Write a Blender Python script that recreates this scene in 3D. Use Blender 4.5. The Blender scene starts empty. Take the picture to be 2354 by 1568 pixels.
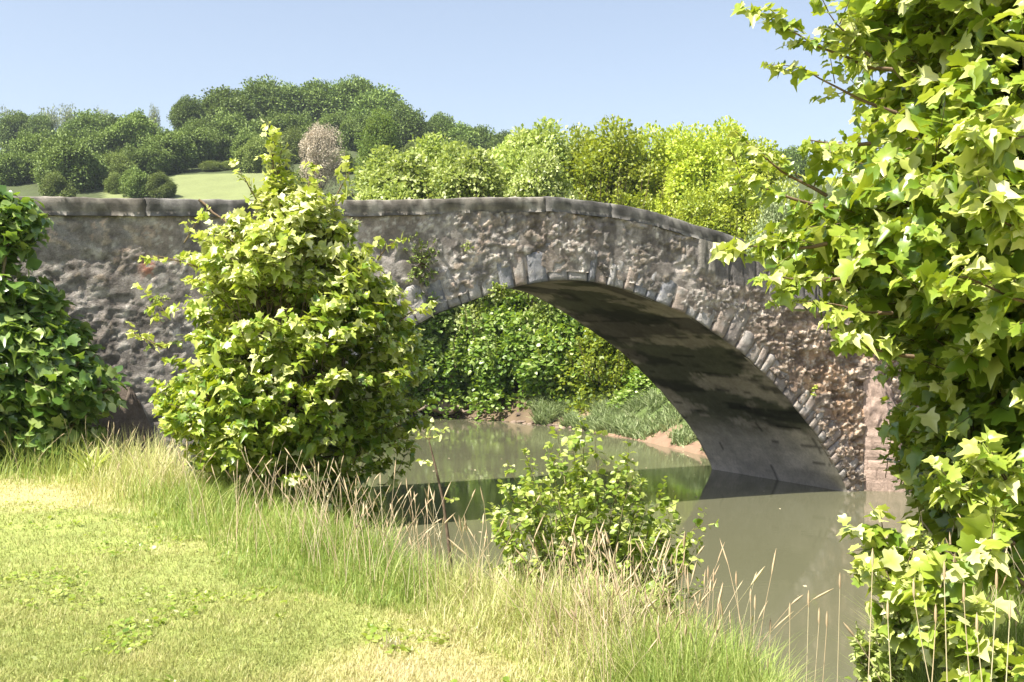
import bpy, math
import numpy as np
from math import radians
SC = bpy.context.scene
COL = SC.collection
RNG = np.random.default_rng(11)
F, CX, CY, H = 2500.0, 1176.5, 784.0, 3.0      # lens in photo pixels, picture centre, eye height over the water

# ------------------------------------------------------------------ helpers
def tag(o, label=None, cat=None, group=None, kind=None):
    if label: o['label'] = label
    if cat: o['category'] = cat
    if group: o['group'] = group
    if kind: o['kind'] = kind
    return o

def mesh(name, V, faces, mat, parent=None, tint=None, col=None, smooth=False):
    """faces: list of (n,k) int arrays"""
    me = bpy.data.meshes.new(name)
    V = np.asarray(V, np.float32)
    faces = [np.asarray(f, np.int32) for f in faces if len(f)]
    nl = sum(f.size for f in faces); nf = sum(len(f) for f in faces)
    me.vertices.add(len(V)); me.vertices.foreach_set('co', V.ravel())
    me.loops.add(nl); me.loops.foreach_set('vertex_index', np.concatenate([f.ravel() for f in faces]))
    me.polygons.add(nf)
    tot = np.concatenate([np.full(len(f), f.shape[1], np.int32) for f in faces])
    me.polygons.foreach_set('loop_start', np.concatenate([[0], np.cumsum(tot)[:-1]]).astype(np.int32))
    me.polygons.foreach_set('loop_total', tot)
    if tint is not None:
        a = me.attributes.new('tint', 'FLOAT', 'POINT'); a.data.foreach_set('value', np.asarray(tint, np.float32))
    if col is not None:
        a = me.attributes.new('Col', 'FLOAT_COLOR', 'POINT')
        c = np.ones((len(V), 4), np.float32); c[:, :3] = col; a.data.foreach_set('color', c.ravel())
    me.update(calc_edges=True)
    if smooth: me.polygons.foreach_set('use_smooth', np.ones(nf, bool))
    me.materials.append(mat)
    o = bpy.data.objects.new(name, me); COL.objects.link(o)
    if parent: o.parent = parent
    return o

def empty(name, loc, label, cat, group=None):
    o = bpy.data.objects.new(name, None); COL.objects.link(o); o.location = loc
    o.empty_display_size = 0.2
    return tag(o, label, cat, group)

class MB:
    def __init__(s): s.V = []; s.F = {}; s.T = []; s.C = []; s.n = 0
    def add(s, V, faces, tint=None, col=None):
        V = np.asarray(V, float).reshape(-1, 3)
        s.V.append(V)
        for f in faces:
            f = np.asarray(f, int)
            if len(f): s.F.setdefault(f.shape[1], []).append(f + s.n)
        s.T.append(np.broadcast_to(np.asarray(0.5 if tint is None else tint, float), (len(V),)))
        s.C.append(np.broadcast_to(np.asarray((.5, .5, .5) if col is None else col, float), (len(V), 3)))
        s.n += len(V)
    def build(s, name, mat, parent=None, smooth=False, off=None):
        V = np.concatenate(s.V)
        if off is not None: V = V - np.asarray(off)
        return mesh(name, V, [np.concatenate(v) for v in s.F.values()], mat, parent,
                    np.concatenate(s.T), np.concatenate(s.C), smooth)

def grid(nu, nv):
    i = np.arange(nu - 1)[:, None] * nv + np.arange(nv - 1)[None, :]
    i = i.ravel()
    return np.stack([i, i + nv, i + nv + 1, i + 1], 1)

def hsh(i, j, k, seed):
    n = (i.astype(np.int64) * 73856093) ^ (j.astype(np.int64) * 19349663) ^ (k.astype(np.int64) * 83492791) ^ (seed * 2654435761 % 2**31)
    n = (n ^ (n >> 13)) * 1274126177 & 0x7fffffff
    n = (n ^ (n >> 16)) * 60493 & 0x7fffffff
    return ((n >> 5) & 0xffff) / 65535.0

def vnoise(p, seed=0):
    p = np.asarray(p, float); f = np.floor(p).astype(int); r = p - f; r = r * r * (3 - 2 * r)
    out = 0
    for a in (0, 1):
        for b in (0, 1):
            for c in (0, 1):
                w = (r[:, 0] if a else 1 - r[:, 0]) * (r[:, 1] if b else 1 - r[:, 1]) * (r[:, 2] if c else 1 - r[:, 2])
                out = out + w * hsh(f[:, 0] + a, f[:, 1] + b, f[:, 2] + c, seed)
    return out

def fbm(p, seed=0, o=4):
    p = np.asarray(p, float); s = 0; a = .5; t = 0
    for k in range(o):
        s = s + a * vnoise(p * 2**k, seed + k * 17); t += a; a *= .5
    return s / t

def cells(x, z, seed):
    """jittered cell pattern: nearest and second distance, cell value"""
    ix = np.floor(x).astype(int); iz = np.floor(z).astype(int)
    f1 = np.full(x.shape, 9.); f2 = np.full(x.shape, 9.); cid = np.zeros(x.shape); k0 = np.zeros(x.shape, int)
    for a in (-1, 0, 1):
        for b in (-1, 0, 1):
            cx_ = ix + a; cz = iz + b
            px = cx_ + .1 + .8 * hsh(cx_, cz, k0, seed); pz = cz + .1 + .8 * hsh(cx_, cz, k0, seed + 5)
            d = np.hypot(x - px, z - pz); v = hsh(cx_, cz, k0, seed + 9)
            m = d < f1
            f2 = np.where(m, f1, np.minimum(f2, d)); cid = np.where(m, v, cid); f1 = np.where(m, d, f1)
    return f1, f2, cid

def sstep(a, b, x):
    t = np.clip((x - a) / (b - a), 0, 1); return t * t * (3 - 2 * t)

def nrm(v): return v / np.maximum(np.linalg.norm(v, axis=-1, keepdims=True), 1e-9)

def tubes(mb, lines, k=5, tint=.5, col=None):
    """lines: list of (points (m,3), radii (m,))"""
    ang = np.arange(k) * 2 * np.pi / k
    for P, R in lines:
        P = np.asarray(P, float); R = np.asarray(R, float); m = len(P)
        T = nrm(np.gradient(P, axis=0)); up = np.array([0, 0, 1.]) if abs(T[0, 2]) < .9 else np.array([1., 0, 0])
        A = nrm(np.cross(T, up)); B = np.cross(T, A)
        V = P[:, None] + R[:, None, None] * (np.cos(ang)[None, :, None] * A[:, None] + np.sin(ang)[None, :, None] * B[:, None])
        i = np.arange(m - 1)[:, None] * k; j = np.arange(k)[None]; j2 = (j + 1) % k
        f = np.stack([i + j, i + j2, i + k + j2, i + k + j], -1).reshape(-1, 4)
        mb.add(V.reshape(-1, 3), [f], tint, col)

def curve(a, b, n=5, sag=0., wob=0., rng=RNG):
    t = np.linspace(0, 1, n)[:, None]; a = np.asarray(a, float); b = np.asarray(b, float)
    P = a + (b - a) * t; L = np.linalg.norm(b - a)
    P[:, 2] += sag * L * (4 * t[:, 0] * (1 - t[:, 0]))
    if wob: P[1:-1] += rng.normal(0, wob * L, (n - 2, 3))
    return P

# ------------------------------------------------------------------ materials
def newmat(name):
    m = bpy.data.materials.new(name); m.use_nodes = True
    nt = m.node_tree; nt.nodes.clear()
    out = nt.nodes.new('ShaderNodeOutputMaterial'); b = nt.nodes.new('ShaderNodeBsdfPrincipled')
    nt.links.new(b.outputs[0], out.inputs[0])
    return m, nt, b, out

def attr(nt, n):
    a = nt.nodes.new('ShaderNodeAttribute'); a.attribute_name = n; return a

def ramp(nt, stops):
    r = nt.nodes.new('ShaderNodeValToRGB'); e = r.color_ramp.elements
    while len(e) < len(stops): e.new(.5)
    for i, (p, c) in enumerate(stops): e[i].position = p; e[i].color = (*c, 1)
    return r

def leafmat(name, stops, trans, tf=.38, rough=.42, spec=.5, vary=False):
    m, nt, b, out = newmat(name)
    r = ramp(nt, stops); nt.links.new(attr(nt, 'tint').outputs['Fac'], r.inputs[0])
    oi = nt.nodes.new('ShaderNodeObjectInfo'); mr = nt.nodes.new('ShaderNodeMapRange'); mr.inputs[3].default_value = .70; mr.inputs[4].default_value = 1.32
    vm = nt.nodes.new('ShaderNodeVectorMath'); vm.operation = 'SCALE'; nt.links.new(oi.outputs['Random'], mr.inputs[0]); nt.links.new(mr.outputs[0], vm.inputs['Scale'])
    nt.links.new(r.outputs[0], vm.inputs[0])
    if vary: r = vm
    nt.links.new(r.outputs[0], b.inputs['Base Color'])
    b.inputs['Roughness'].default_value = rough; b.inputs['Specular IOR Level'].default_value = spec
    t = nt.nodes.new('ShaderNodeBsdfTranslucent')
    mx = nt.nodes.new('ShaderNodeMix'); mx.data_type = 'RGBA'; mx.blend_type = 'MIX'; mx.inputs[0].default_value = .6
    nt.links.new(r.outputs[0], mx.inputs[6]); mx.inputs[7].default_value = (*trans, 1)
    nt.links.new(mx.outputs[2], t.inputs[0])
    ms = nt.nodes.new('ShaderNodeMixShader'); ms.inputs[0].default_value = tf
    nt.links.new(b.outputs[0], ms.inputs[1]); nt.links.new(t.outputs[0], ms.inputs[2]); nt.links.new(ms.outputs[0], out.inputs[0])
    return m

def noise(nt, scale, detail=6, rough=.6, src=None):
    tc = nt.nodes.new('ShaderNodeTexCoord'); n = nt.nodes.new('ShaderNodeTexNoise')
    n.inputs['Scale'].default_value = scale; n.inputs['Detail'].default_value = detail; n.inputs['Roughness'].default_value = rough
    nt.links.new(src or tc.outputs['Object'], n.inputs['Vector']); return n

def colmat(name, nscale=9., lo=.6, hi=1.35, bump=.4, bscale=30., rough=.9, dist=.02):
    """colour from the Col attribute, broken up by two noises, with a fine bump"""
    m, nt, b, out = newmat(name)
    n = noise(nt, nscale, 8, .7); n2 = noise(nt, nscale * 6, 5, .7)
    mr = nt.nodes.new('ShaderNodeMapRange'); mr.inputs[1].default_value = .3; mr.inputs[2].default_value = .7; mr.inputs[3].default_value = lo; mr.inputs[4].default_value = hi
    ad = nt.nodes.new('ShaderNodeMath'); ad.operation = 'MULTIPLY_ADD'; ad.inputs[1].default_value = .5
    hf = nt.nodes.new('ShaderNodeMath'); hf.operation = 'MULTIPLY'; hf.inputs[1].default_value = .5
    nt.links.new(n2.outputs[0], hf.inputs[0]); nt.links.new(n.outputs[0], ad.inputs[0]); nt.links.new(hf.outputs[0], ad.inputs[2])
    nt.links.new(ad.outputs[0], mr.inputs[0])
    mx = nt.nodes.new('ShaderNodeVectorMath'); mx.operation = 'SCALE'
    nt.links.new(attr(nt, 'Col').outputs['Color'], mx.inputs[0]); nt.links.new(mr.outputs[0], mx.inputs['Scale'])
    nt.links.new(mx.outputs[0], b.inputs['Base Color']); b.inputs['Roughness'].default_value = rough
    b.inputs['Specular IOR Level'].default_value = .2
    bp = nt.nodes.new('ShaderNodeBump'); bp.inputs['Strength'].default_value = bump; bp.inputs['Distance'].default_value = dist
    n3 = noise(nt, bscale, 8, .75); nt.links.new(n3.outputs[0], bp.inputs['Height']); nt.links.new(bp.outputs[0], b.inputs['Normal'])
    return m

M = {}
M['maple'] = leafmat('maple_leaf', [(0, (.045, .105, .010)), (.35, (.12, .205, .018)), (.65, (.27, .345, .045)), (.86, (.47, .51, .14)), (1, (.60, .61, .30))], (.58, .66, .02), .30, .33, .6)  # cream end of the ramp paints glossy highlights into the leaf colour
M['sapling'] = leafmat('sapling_leaf', [(0, (.045, .11, .010)), (.35, (.13, .22, .018)), (.65, (.31, .39, .05)), (.86, (.56, .60, .20)), (1, (.68, .68, .38))], (.58, .66, .02), .30, .36, .55)  # pale upper stops put leaf highlights into the colour
M['fig'] = leafmat('broad_leaf', [(0, (.045, .105, .018)), (.6, (.11, .20, .04)), (1, (.34, .42, .14))], (.40, .58, .03), .30, .30, .7)
M['bank'] = leafmat('bank_bush_leaf', [(0, (.07, .14, .014)), (.4, (.20, .29, .035)), (.75, (.42, .48, .12)), (1, (.66, .67, .36))], (.5, .6, .04), .38, .38)
M['pale'] = leafmat('pale_leaf', [(0, (.11, .20, .03)), (.45, (.30, .38, .08)), (1, (.66, .70, .34))], (.52, .62, .08), .34, .45, vary=True)
M['yellow'] = leafmat('yellow_leaf', [(0, (.12, .20, .02)), (.5, (.30, .38, .035)), (1, (.54, .58, .12))], (.58, .64, .03), .34, .45, vary=True)
M['arch'] = leafmat('riverside_leaf', [(0, (.05, .12, .012)), (.45, (.16, .27, .035)), (.8, (.38, .48, .14)), (1, (.60, .66, .36))], (.42, .58, .03), .34, .4, vary=True)
M['hilldark'] = leafmat('hill_leaf', [(0, (.05, .095, .018)), (.5, (.135, .20, .045)), (1, (.26, .34, .09))], (.2, .28, .03), .2, .6, .25, vary=True)
M['hillmid'] = leafmat('hill_leaf_olive', [(0, (.08, .12, .025)), (.5, (.15, .20, .045)), (1, (.26, .31, .09))], (.25, .32, .04), .22, .6, .25, vary=True)
M['hillbright'] = leafmat('hill_leaf_bright', [(0, (.07, .13, .02)), (.5, (.12, .19, .03)), (1, (.20, .26, .05))], (.3, .4, .04), .3, .6, .25)
M['hillpink'] = leafmat('hill_leaf_withered', [(0, (.32, .27, .19)), (.5, (.52, .45, .34)), (1, (.64, .58, .46))], (.4, .34, .25), .25, .7, .2)
M['hillpale'] = leafmat('hill_leaf_pale', [(0, (.14, .18, .09)), (.5, (.24, .28, .15)), (1, (.36, .40, .25))], (.3, .34, .2), .25, .7, .2)
M['lawn'] = leafmat('lawn_blade', [(0, (.19, .225, .055)), (.35, (.34, .35, .115)), (.7, (.50, .46, .21)), (1, (.62, .53, .33))], (.46, .46, .14), .3, .5, .3)
M['tall'] = leafmat('tall_blade', [(0, (.14, .23, .035)), (.35, (.30, .38, .09)), (.7, (.52, .51, .21)), (1, (.68, .60, .37))], (.52, .54, .14), .34, .5, .3)
M['straw'] = leafmat('dry_straw', [(0, (.46, .32, .20)), (.5, (.58, .46, .29)), (1, (.66, .60, .40))], (.5, .42, .24), .2, .6, .3)
M['reed'] = leafmat('reed_blade', [(0, (.12, .18, .06)), (.5, (.26, .33, .14)), (1, (.44, .48, .28))], (.3, .36, .14), .3, .6, .3)
M['bark'] = colmat('bark', 12, .6, 1.4, .6, 25)
M['stone'] = colmat('rubble_stone', 9, .50, 1.5, .9, 30, .92, .04)
M['slab'] = colmat('coping_stone', 5, .6, 1.4, .55, 40, .9, .015)
M['soffit'] = colmat('vault_plaster', 3, .6, 1.4, .4, 22, .9, .02)
M['ground'] = colmat('ground_earth', 3, .75, 1.3, .6, 20, .95, .03)

def flatgrey(*c): return np.array(c)

# ------------------------------------------------------------------ camera, light, sky
cam = bpy.data.cameras.new('camera'); co = bpy.data.objects.new('camera', cam); COL.objects.link(co)
co.location = (0, 0, H); co.rotation_euler = (radians(90), 0, 0)
cam.sensor_width = 36; cam.lens = 36 * F / 2353; cam.clip_start = .05; cam.clip_end = 3000
SC.camera = co
EL = radians(57); HX, HY = -.795, -.607
if True:
    n_ = math.hypot(HX, HY); HX /= n_; HY /= n_
w = bpy.data.worlds.new('World'); SC.world = w; w.use_nodes = True
nt = w.node_tree; bg = nt.nodes['Background']
sky = nt.nodes.new('ShaderNodeTexSky'); sky.sky_type = 'NISHITA'; sky.sun_disc = False
sky.sun_elevation = EL; sky.sun_rotation = math.atan2(HX, HY); sky.air_density = 1.0; sky.dust_density = 2.0; sky.ozone_density = 1.0
hs = nt.nodes.new('ShaderNodeHueSaturation'); hs.inputs['Saturation'].default_value = .74; nt.links.new(sky.outputs[0], hs.inputs['Color'])
nt.links.new(hs.outputs[0], bg.inputs[0]); bg.inputs[1].default_value = .088
sl = bpy.data.lights.new('sun', 'SUN'); sl.energy = 5.0; sl.angle = radians(.5); sl.color = (1, .94, .83)
so = bpy.data.objects.new('sun', sl); COL.objects.link(so)
from mathutils import Vector
so.rotation_euler = Vector((HX * math.cos(EL), HY * math.cos(EL), math.sin(EL))).to_track_quat('Z', 'Y').to_euler()
so.location = (-20, -12, 30)
SC.view_settings.view_transform = 'Standard'; SC.view_settings.look = 'None'; SC.view_settings.exposure = 1.35; SC.view_settings.gamma = 1
try:
    SC.cycles.use_denoising = True; SC.cycles.max_bounces = 8; SC.cycles.transmission_bounces = 5; SC.cycles.diffuse_bounces = 4; SC.cycles.glossy_bounces = 3
    SC.cycles.caustics_reflective = False; SC.cycles.caustics_refractive = False; SC.cycles.sample_clamp_indirect = 6
except Exception: pass

# ------------------------------------------------------------------ the ground
EX = np.array([-30, -9, -7, -5.5, -3.9, -2.9, -2.1, -1.3, -.7, -.2, .5, .9, 1.08, 1.14, 1.3, 1.5, 1.7, 1.95, 2.4, 3.2, 5, 9, 30])
EY = np.array([20, 18.5, 17, 14.6, 12.9, 11.9, 10.9, 8.9, 7.7, 6.9, 6.1, 5.75, 5.0, 4.5, 4.0, 4.0, 4.6, 5.5, 6.5, 8, 10, 13, 14])
def edge(x): return np.interp(x, EX, EY)
SX = np.array([-60, -12, -3.2, -1, 2.0, 3.9, 5.0, 5.4, 9, 30])
SY = np.array([47, 44, 42.6, 41.2, 37.3, 32.2, 28.3, 26.2, 24, 23])
def ridge(x, y):
    u = CX + F * x / np.maximum(y, 60)
    return np.interp(u, [-600, 0, 400, 560, 820, 950, 1050, 1200, 1400, 1700, 1900, 3000], [24, 27, 29, 34, 35, 31, 26, 21, 17, 18, 20, 18])
def ground(x, y):
    x = np.asarray(x, float); y = np.asarray(y, float)
    lump = (fbm(np.stack([x * .8, y * .8, 0 * x], -1).reshape(-1, 3), 3).reshape(x.shape) - .5)
    d = y - edge(x)
    near = 1.4 + .12 * lump - 2.1 * sstep(-.3, 2.1, d) - .05 * sstep(-1.5, 0, d)
    sh = y - np.interp(x, SX, SY)
    wd = np.interp(x, [-5, 1.0, 3.0, 6], [2.5, 3.0, 9, 9])
    far = -.6 + .75 * sstep(-1.6, 1.0, sh) + 1.25 * sstep(.2, wd, sh) + .22 * lump * sstep(-1, 0, sh)
    h = 2 + .30 * (y - 60) - .0021 * np.maximum(y - 135, 0) ** 2
    h = np.where(y > 185, 2 + .30 * 125 - .0021 * 2500, h)
    hill = np.maximum(np.minimum(h, 99), 1.4) * (1 + (ridge(x, y) / 34.0 - 1) * sstep(122, 175, y))
    far = far + sstep(50, 64, y) * (hill - 1.4)
    # right bank by the abutment
    rb = -.7 + 2.3 * sstep(0, 3.0, x - np.interp(y, [8, 16, 21, 24, 30], [6.2, 9.0, 8.6, 7.6, 8.2]))
    mid = np.maximum(near, rb)
    return np.where(y > 23.5, np.maximum(far, np.where(y < 27, rb, -9)), mid)
gx = np.unique(np.concatenate([np.linspace(-300, -60, 40), np.linspace(-60, -9, 110), np.arange(-9, 9.01, .08), np.linspace(9, 30, 40), np.linspace(30, 300, 40)]))
gy = np.unique(np.concatenate([np.linspace(-60, 1, 20), np.arange(1, 17, .08), np.arange(17, 52, .25), np.linspace(52, 140, 80), np.linspace(140, 1200, 60)]))
X, Y = np.meshgrid(gx, gy, indexing='ij'); Z = ground(X, Y)
P = np.stack([X, Y, Z], -1).reshape(-1, 3); P2 = np.stack([P[:, 0], P[:, 1], 0 * P[:, 0]], 1)
n1 = fbm(P2 * .55, 21); n2 = fbm(P2 * 3.1, 22)
lawn = np.array([.24, .28, .08])[None] * (.8 + .5 * n2[:, None]); straw = np.array([.42, .36, .18])[None] * (.8 + .4 * n2[:, None])
soil = np.array([.13, .095, .06])[None] * (.6 + .8 * n2[:, None]); sand = np.array([.235, .155, .105])[None] * (.7 + .6 * n2[:, None])
mud = np.array([.15, .11, .075])
c = lawn + (straw - lawn) * sstep(.5, .68, n1)[:, None] * .8
dn = (P[:, 1] - edge(P[:, 0]))
c = np.where(((dn > .1) & (P[:, 1] < 24))[:, None], soil, c)
shd = P[:, 1] - np.interp(P[:, 0], SX, SY)
bank = ((shd < 4.5) & (P[:, 1] > 23.5))[:, None]
c = np.where(bank, soil + (sand - soil) * sstep(1.6, 3.0, P[:, 0] + 2 * (n2 - .5))[:, None], c)
field = np.array([.165, .190, .078]) * (.85 + .3 * n1[:, None])
wood = np.array([.06, .075, .03]) * (.7 + .6 * n2[:, None])
uu = CX + F * P[:, 0] / np.maximum(P[:, 1], 30)
field = np.where(((P[:, 1] > 104) & (P[:, 1] < 131) & (uu > 240) & (uu < 640) & ~((uu > 300) & (uu < 395)))[:, None], field, wood)
verge = np.array([.085, .12, .035]) * (.6 + .8 * n2[:, None])
c = np.where(((P[:, 1] > 23.5) & (shd > 3.2))[:, None], verge, c)
c = np.where((P[:, 1] > 60)[:, None], field, c)
go = mesh('ground', P, [grid(len(gx), len(gy))], M['ground'], col=c, smooth=True); tag(go, kind='structure')

# river
m, nt, b, out = newmat('river_water')
b.inputs['Base Color'].default_value = (.108, .108, .064, 1); b.inputs['Roughness'].default_value = .045; b.inputs['IOR'].default_value = 1.33
b.inputs['Specular IOR Level'].default_value = .5
n9 = noise(nt, .35, 4, .6); mr9 = nt.nodes.new('ShaderNodeMapRange'); mr9.inputs[1].default_value = .35; mr9.inputs[2].default_value = .7; mr9.inputs[3].default_value = .03; mr9.inputs[4].default_value = .13
nt.links.new(n9.outputs[0], mr9.inputs[0]); nt.links.new(mr9.outputs[0], b.inputs['Roughness'])
n = noise(nt, 1.3, 3, .5); n.inputs['Distortion'].default_value = .4
n0 = noise(nt, 9, 2, .5); bp = nt.nodes.new('ShaderNodeBump'); bp.inputs['Strength'].default_value = .10; bp.inputs['Distance'].default_value = .02
ad = nt.nodes.new('ShaderNodeMath'); ad.operation = 'MULTIPLY_ADD'; ad.inputs[1].default_value = .12
nt.links.new(n0.outputs[0], ad.inputs[0]); nt.links.new(n.outputs[0], ad.inputs[2]); nt.links.new(ad.outputs[0], bp.inputs['Height'])
nt.links.new(bp.outputs[0], b.inputs['Normal'])
xs = np.linspace(-80, 60, 3); ys = np.linspace(2, 60, 3); X, Y = np.meshgrid(xs, ys, indexing='ij')
ro = mesh('river_water', np.stack([X, Y, 0 * X], -1).reshape(-1, 3), [grid(3, 3)], m); tag(ro, kind='structure')

# ------------------------------------------------------------------ the bridge
P0 = np.array([6.663, 21.676]); D = np.array([-.4547, .8907]); A = np.array([.8907, .4547]); W = 4.27
def wp(s, n, z):
    s, n, z = np.broadcast_arrays(np.asarray(s, float), n, z)
    return np.stack([P0[0] + s * A[0] - n * D[0], P0[1] + s * A[1] - n * D[1], z], -1)
SC0 = -6.35
NO = [0, .35, .93, 1.43, 2.5, 3.64, 4.61, 5.64, 6.35, 6.5]; NZ = [4.05, 4.035, 3.945, 3.816, 3.454, 2.82, 2.064, 1.052, 0, -.6]
FO = [0, 1.19, 1.48, 1.95, 2.42, 2.9, 3.64, 4.15, 4.97, 5.79, 6.35, 6.5]; FZ = [4.2, 4.1, 4.02, 3.826, 3.58, 3.316, 2.874, 2.49, 1.777, .922, 0, -.6]
def smoothcurve(o, z, n=240):
    o = np.concatenate([-np.array(o)[::-1], np.array(o)[1:]]); z = np.concatenate([np.array(z)[::-1], np.array(z)[1:]])
    L = np.concatenate([[0], np.cumsum(np.hypot(np.diff(o), np.diff(z)))]); t = np.linspace(0, L[-1], n)
    a = np.interp(t, L, o); c = np.interp(t, L, z)
    for _ in range(14):
        a[1:-1] = (a[:-2] + 2 * a[1:-1] + a[2:]) / 4; c[1:-1] = (c[:-2] + 2 * c[1:-1] + c[2:]) / 4
    return a + SC0, c
ns, nz = smoothcurve(NO, NZ); fs, fz = smoothcurve(FO, FZ)
TS = [-22, -16, -14.8, -12.36, -10.07, -8.88, -8.1, -6.78, -5.56, -4.64, -3.68, -2.62, -2.55, -1.95, 0, 2, 7]
TZ = [4.8, 4.93, 4.985, 5.08, 5.20, 5.293, 5.361, 5.447, 5.405, 5.30, 5.10, 4.893, 4.60, 4.43, 4.0, 3.6, 3.2]
def top(s): return np.interp(s, TS, TZ)
CH = .25
bridge = empty('stone_bridge', (*wp(SC0, 0, 0)[:2], 0), 'old humped stone bridge of dark rubble with one wide arch over the brown river', 'bridge')
BO = np.array(bridge.location)

def rubble(s, z, seed=0, rough=None):
    """relief and colour of the rubble facing"""
    Q = np.stack([s, z, 0 * s], -1)
    wx = s + .22 * (fbm(Q * 2.3, seed + 1) - .5) * 2; wz = z + .16 * (fbm(Q * 2.6, seed + 2) - .5) * 2
    f1, f2, c1 = cells(wx / .40, wz / .25, seed + 3)
    g1, g2, c2 = cells(wx / .15 + 7, wz / .12, seed + 4)
    h1, h2, c3 = cells(s / .065 + 3, z / .055, seed + 5)
    rs = sstep(-4.5, -.5, s) if rough is None else rough
    mort = .055 + .05 * (fbm(Q * 1.1, seed + 6) - .5) * 2 - .035 * rs
    big = (f2 - f1); st = sstep(.02, .16, big) * (.03 + .07 * c1) * (.8 + .7 * rs)
    st += .03 * (fbm(Q * 9, seed + 7) - .5)
    hole = np.where((c1 < .18 + .2 * rs), -.05 - .07 * rs, 0) * sstep(.05, .3, big)
    left = sstep(-8.6, -10.2, s); mask = sstep(.42, .52, -.07 * left + fbm(Q * np.array([.9, 1.3, 1]) + 4, seed + 8) + .18 * rs)
    sm = sstep(0.02, .22, g2 - g1) * (c2 > .35) * (.015 + .045 * c2) * (.8 + .5 * rs)
    mask2 = sstep(.45, .55, -.05 * left + fbm(Q * 1.7 + 9, seed + 9) + .16 * rs)
    h = np.maximum(mort, st * mask + .01) + hole * mask
    small = sm * mask2 * (1 - .6 * sstep(.08, .13, h))
    h = h + small
    rg = 1 - np.abs(2 * fbm(Q * np.array([5.5, 6.5, 1]) + 2, seed + 20) - 1); rg2 = 1 - np.abs(2 * fbm(Q * 13, seed + 21, 3) - 1)
    spong = .085 * (rg - .72) * 2.0 + .05 * (rg2 - .7) + .05 * st / .1 * mask
    pit = sstep(.47, .38, fbm(Q * np.array([4.2, 5.2, 1]) + 11, seed + 22))
    spong = spong - .09 * pit
    h = h * (1 - .8 * rs) + spong * .8 * rs + .02 * (rg2 - .75) * mask2
    crumb = (c3 > .66) * sstep(0, .25, h2 - h1) * sstep(.46, .56, fbm(Q * 2.6, seed + 10) + .1 * rs) * .03
    pit2 = sstep(.42, .34, fbm(Q * np.array([5, 7, 1]) + 31, seed + 23)) * sstep(.4, .55, fbm(Q * 1.3, seed + 24)); h = h - .06 * pit2
    h = (h + crumb) * .85 + .012 * (fbm(Q * 22, seed + 11) - .5)
    isst = (h > mort + .012)
    pal = np.array([[.24, .20, .17], [.33, .255, .21], [.40, .31, .25], [.20, .19, .18], [.36, .30, .235], [.27, .235, .205]])
    k = (c1 * 6).astype(int) % 6; k2 = (c2 * 6).astype(int) % 6
    cs = np.where((small > .012)[:, None], pal[k2] * 1.1, pal[k])
    g = (.8 + .5 * fbm(Q * 1.7, seed + 12))[:, None]
    isst = isst & ((rs < .5) | (c1 > .45)); cs = cs * (1 - .10 * rs)[:, None]
    cm = np.array([.225, .205, .188])[None] * g
    cm = cm + (np.array([.30, .225, .165])[None] - cm) * (.85 * rs * sstep(4.0, 2.9, z) + .35 * sstep(.5, .65, fbm(Q * .6, seed + 13)))[:, None]
    c = np.where(isst[:, None], cs, cm)
    c = np.where((crumb > .006)[:, None], np.array([.40, .37, .33]), c)
    li = sstep(.60, .68, fbm(Q * 5.5, seed + 14)) * sstep(.45, .6, fbm(Q * .9, seed + 15))
    c = c + (np.array([.42, .40, .36]) - c) * (.65 * li)[:, None]
    bl = sstep(.56, .66, fbm(np.stack([s * 3, z * .5, 0 * s], -1), seed + 16))        # dark run-off streaks
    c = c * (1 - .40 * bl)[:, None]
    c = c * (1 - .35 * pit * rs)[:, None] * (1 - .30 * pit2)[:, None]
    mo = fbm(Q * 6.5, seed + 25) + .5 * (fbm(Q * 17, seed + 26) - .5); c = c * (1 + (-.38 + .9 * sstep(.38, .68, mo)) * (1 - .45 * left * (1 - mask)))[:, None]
    return h, c

# near spandrel facing: fine relief
ss = np.arange(-17.5, 7.0, .027); vv = np.linspace(0, 1, 215)
S, Vv = np.meshgrid(ss, vv, indexing='ij'); zt = top(S) - CH * .9; zt = np.where(S > -2.6, top(S), zt)
Zz = -.5 + (zt + .5) * Vv
s_, z_ = S.ravel(), Zz.ravel()
h, c = rubble(s_, z_); c = c + (c.mean(0)[None] * np.array([1.04, 1, .97]) - c) * .22; h = h * (.70 - .42 * sstep(-8.6, -10.5, s_)) + .02; c = c * 1.22 * (1 + np.array([.10, -.01, -.12])[None] * sstep(-4, -.5, s_)[:, None])
# smooth rendered panel with upright slabs under the right end of the coping
pm = sstep(-3.85, -3.65, s_) * sstep(3.95, 4.1, z_ + .28 * (s_ + 2.6) + .12 * (fbm(np.stack([s_ * 3, 0 * s_, 0 * s_], -1), 77) - .5)) * sstep(.6, -.2, s_)
jf = (s_ + 20) / .30 + .5 * (fbm(np.stack([s_ * 0 + np.floor((s_ + 20) / .3), z_ * 2, 0 * s_], -1), 5) - .5)
jid = np.floor(jf); jd = np.abs(jf - jid - .5) * 2
ph = .05 + .035 * hsh(jid.astype(int), jid.astype(int) * 0, jid.astype(int) * 0, 4) - .05 * sstep(.82, 1, jd) + .012 * (fbm(np.stack([s_ * 8, z_ * 8, 0 * s_], -1), 6) - .5)
pil = sstep(-3.72, -3.66, s_) * sstep(-3.28, -3.34, s_); ph = ph + .05 * pil
pc = np.array([.19, .175, .165])[None] * (.6 + .7 * hsh(jid.astype(int), jid.astype(int) * 0, jid.astype(int) * 0, 8))[:, None]
pc = np.where(pil[:, None] > .5, np.array([.27, .25, .22]), pc)
h = h * (1 - pm) + ph * pm; c = c * (1 - pm[:, None]) + pc * pm[:, None]
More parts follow.
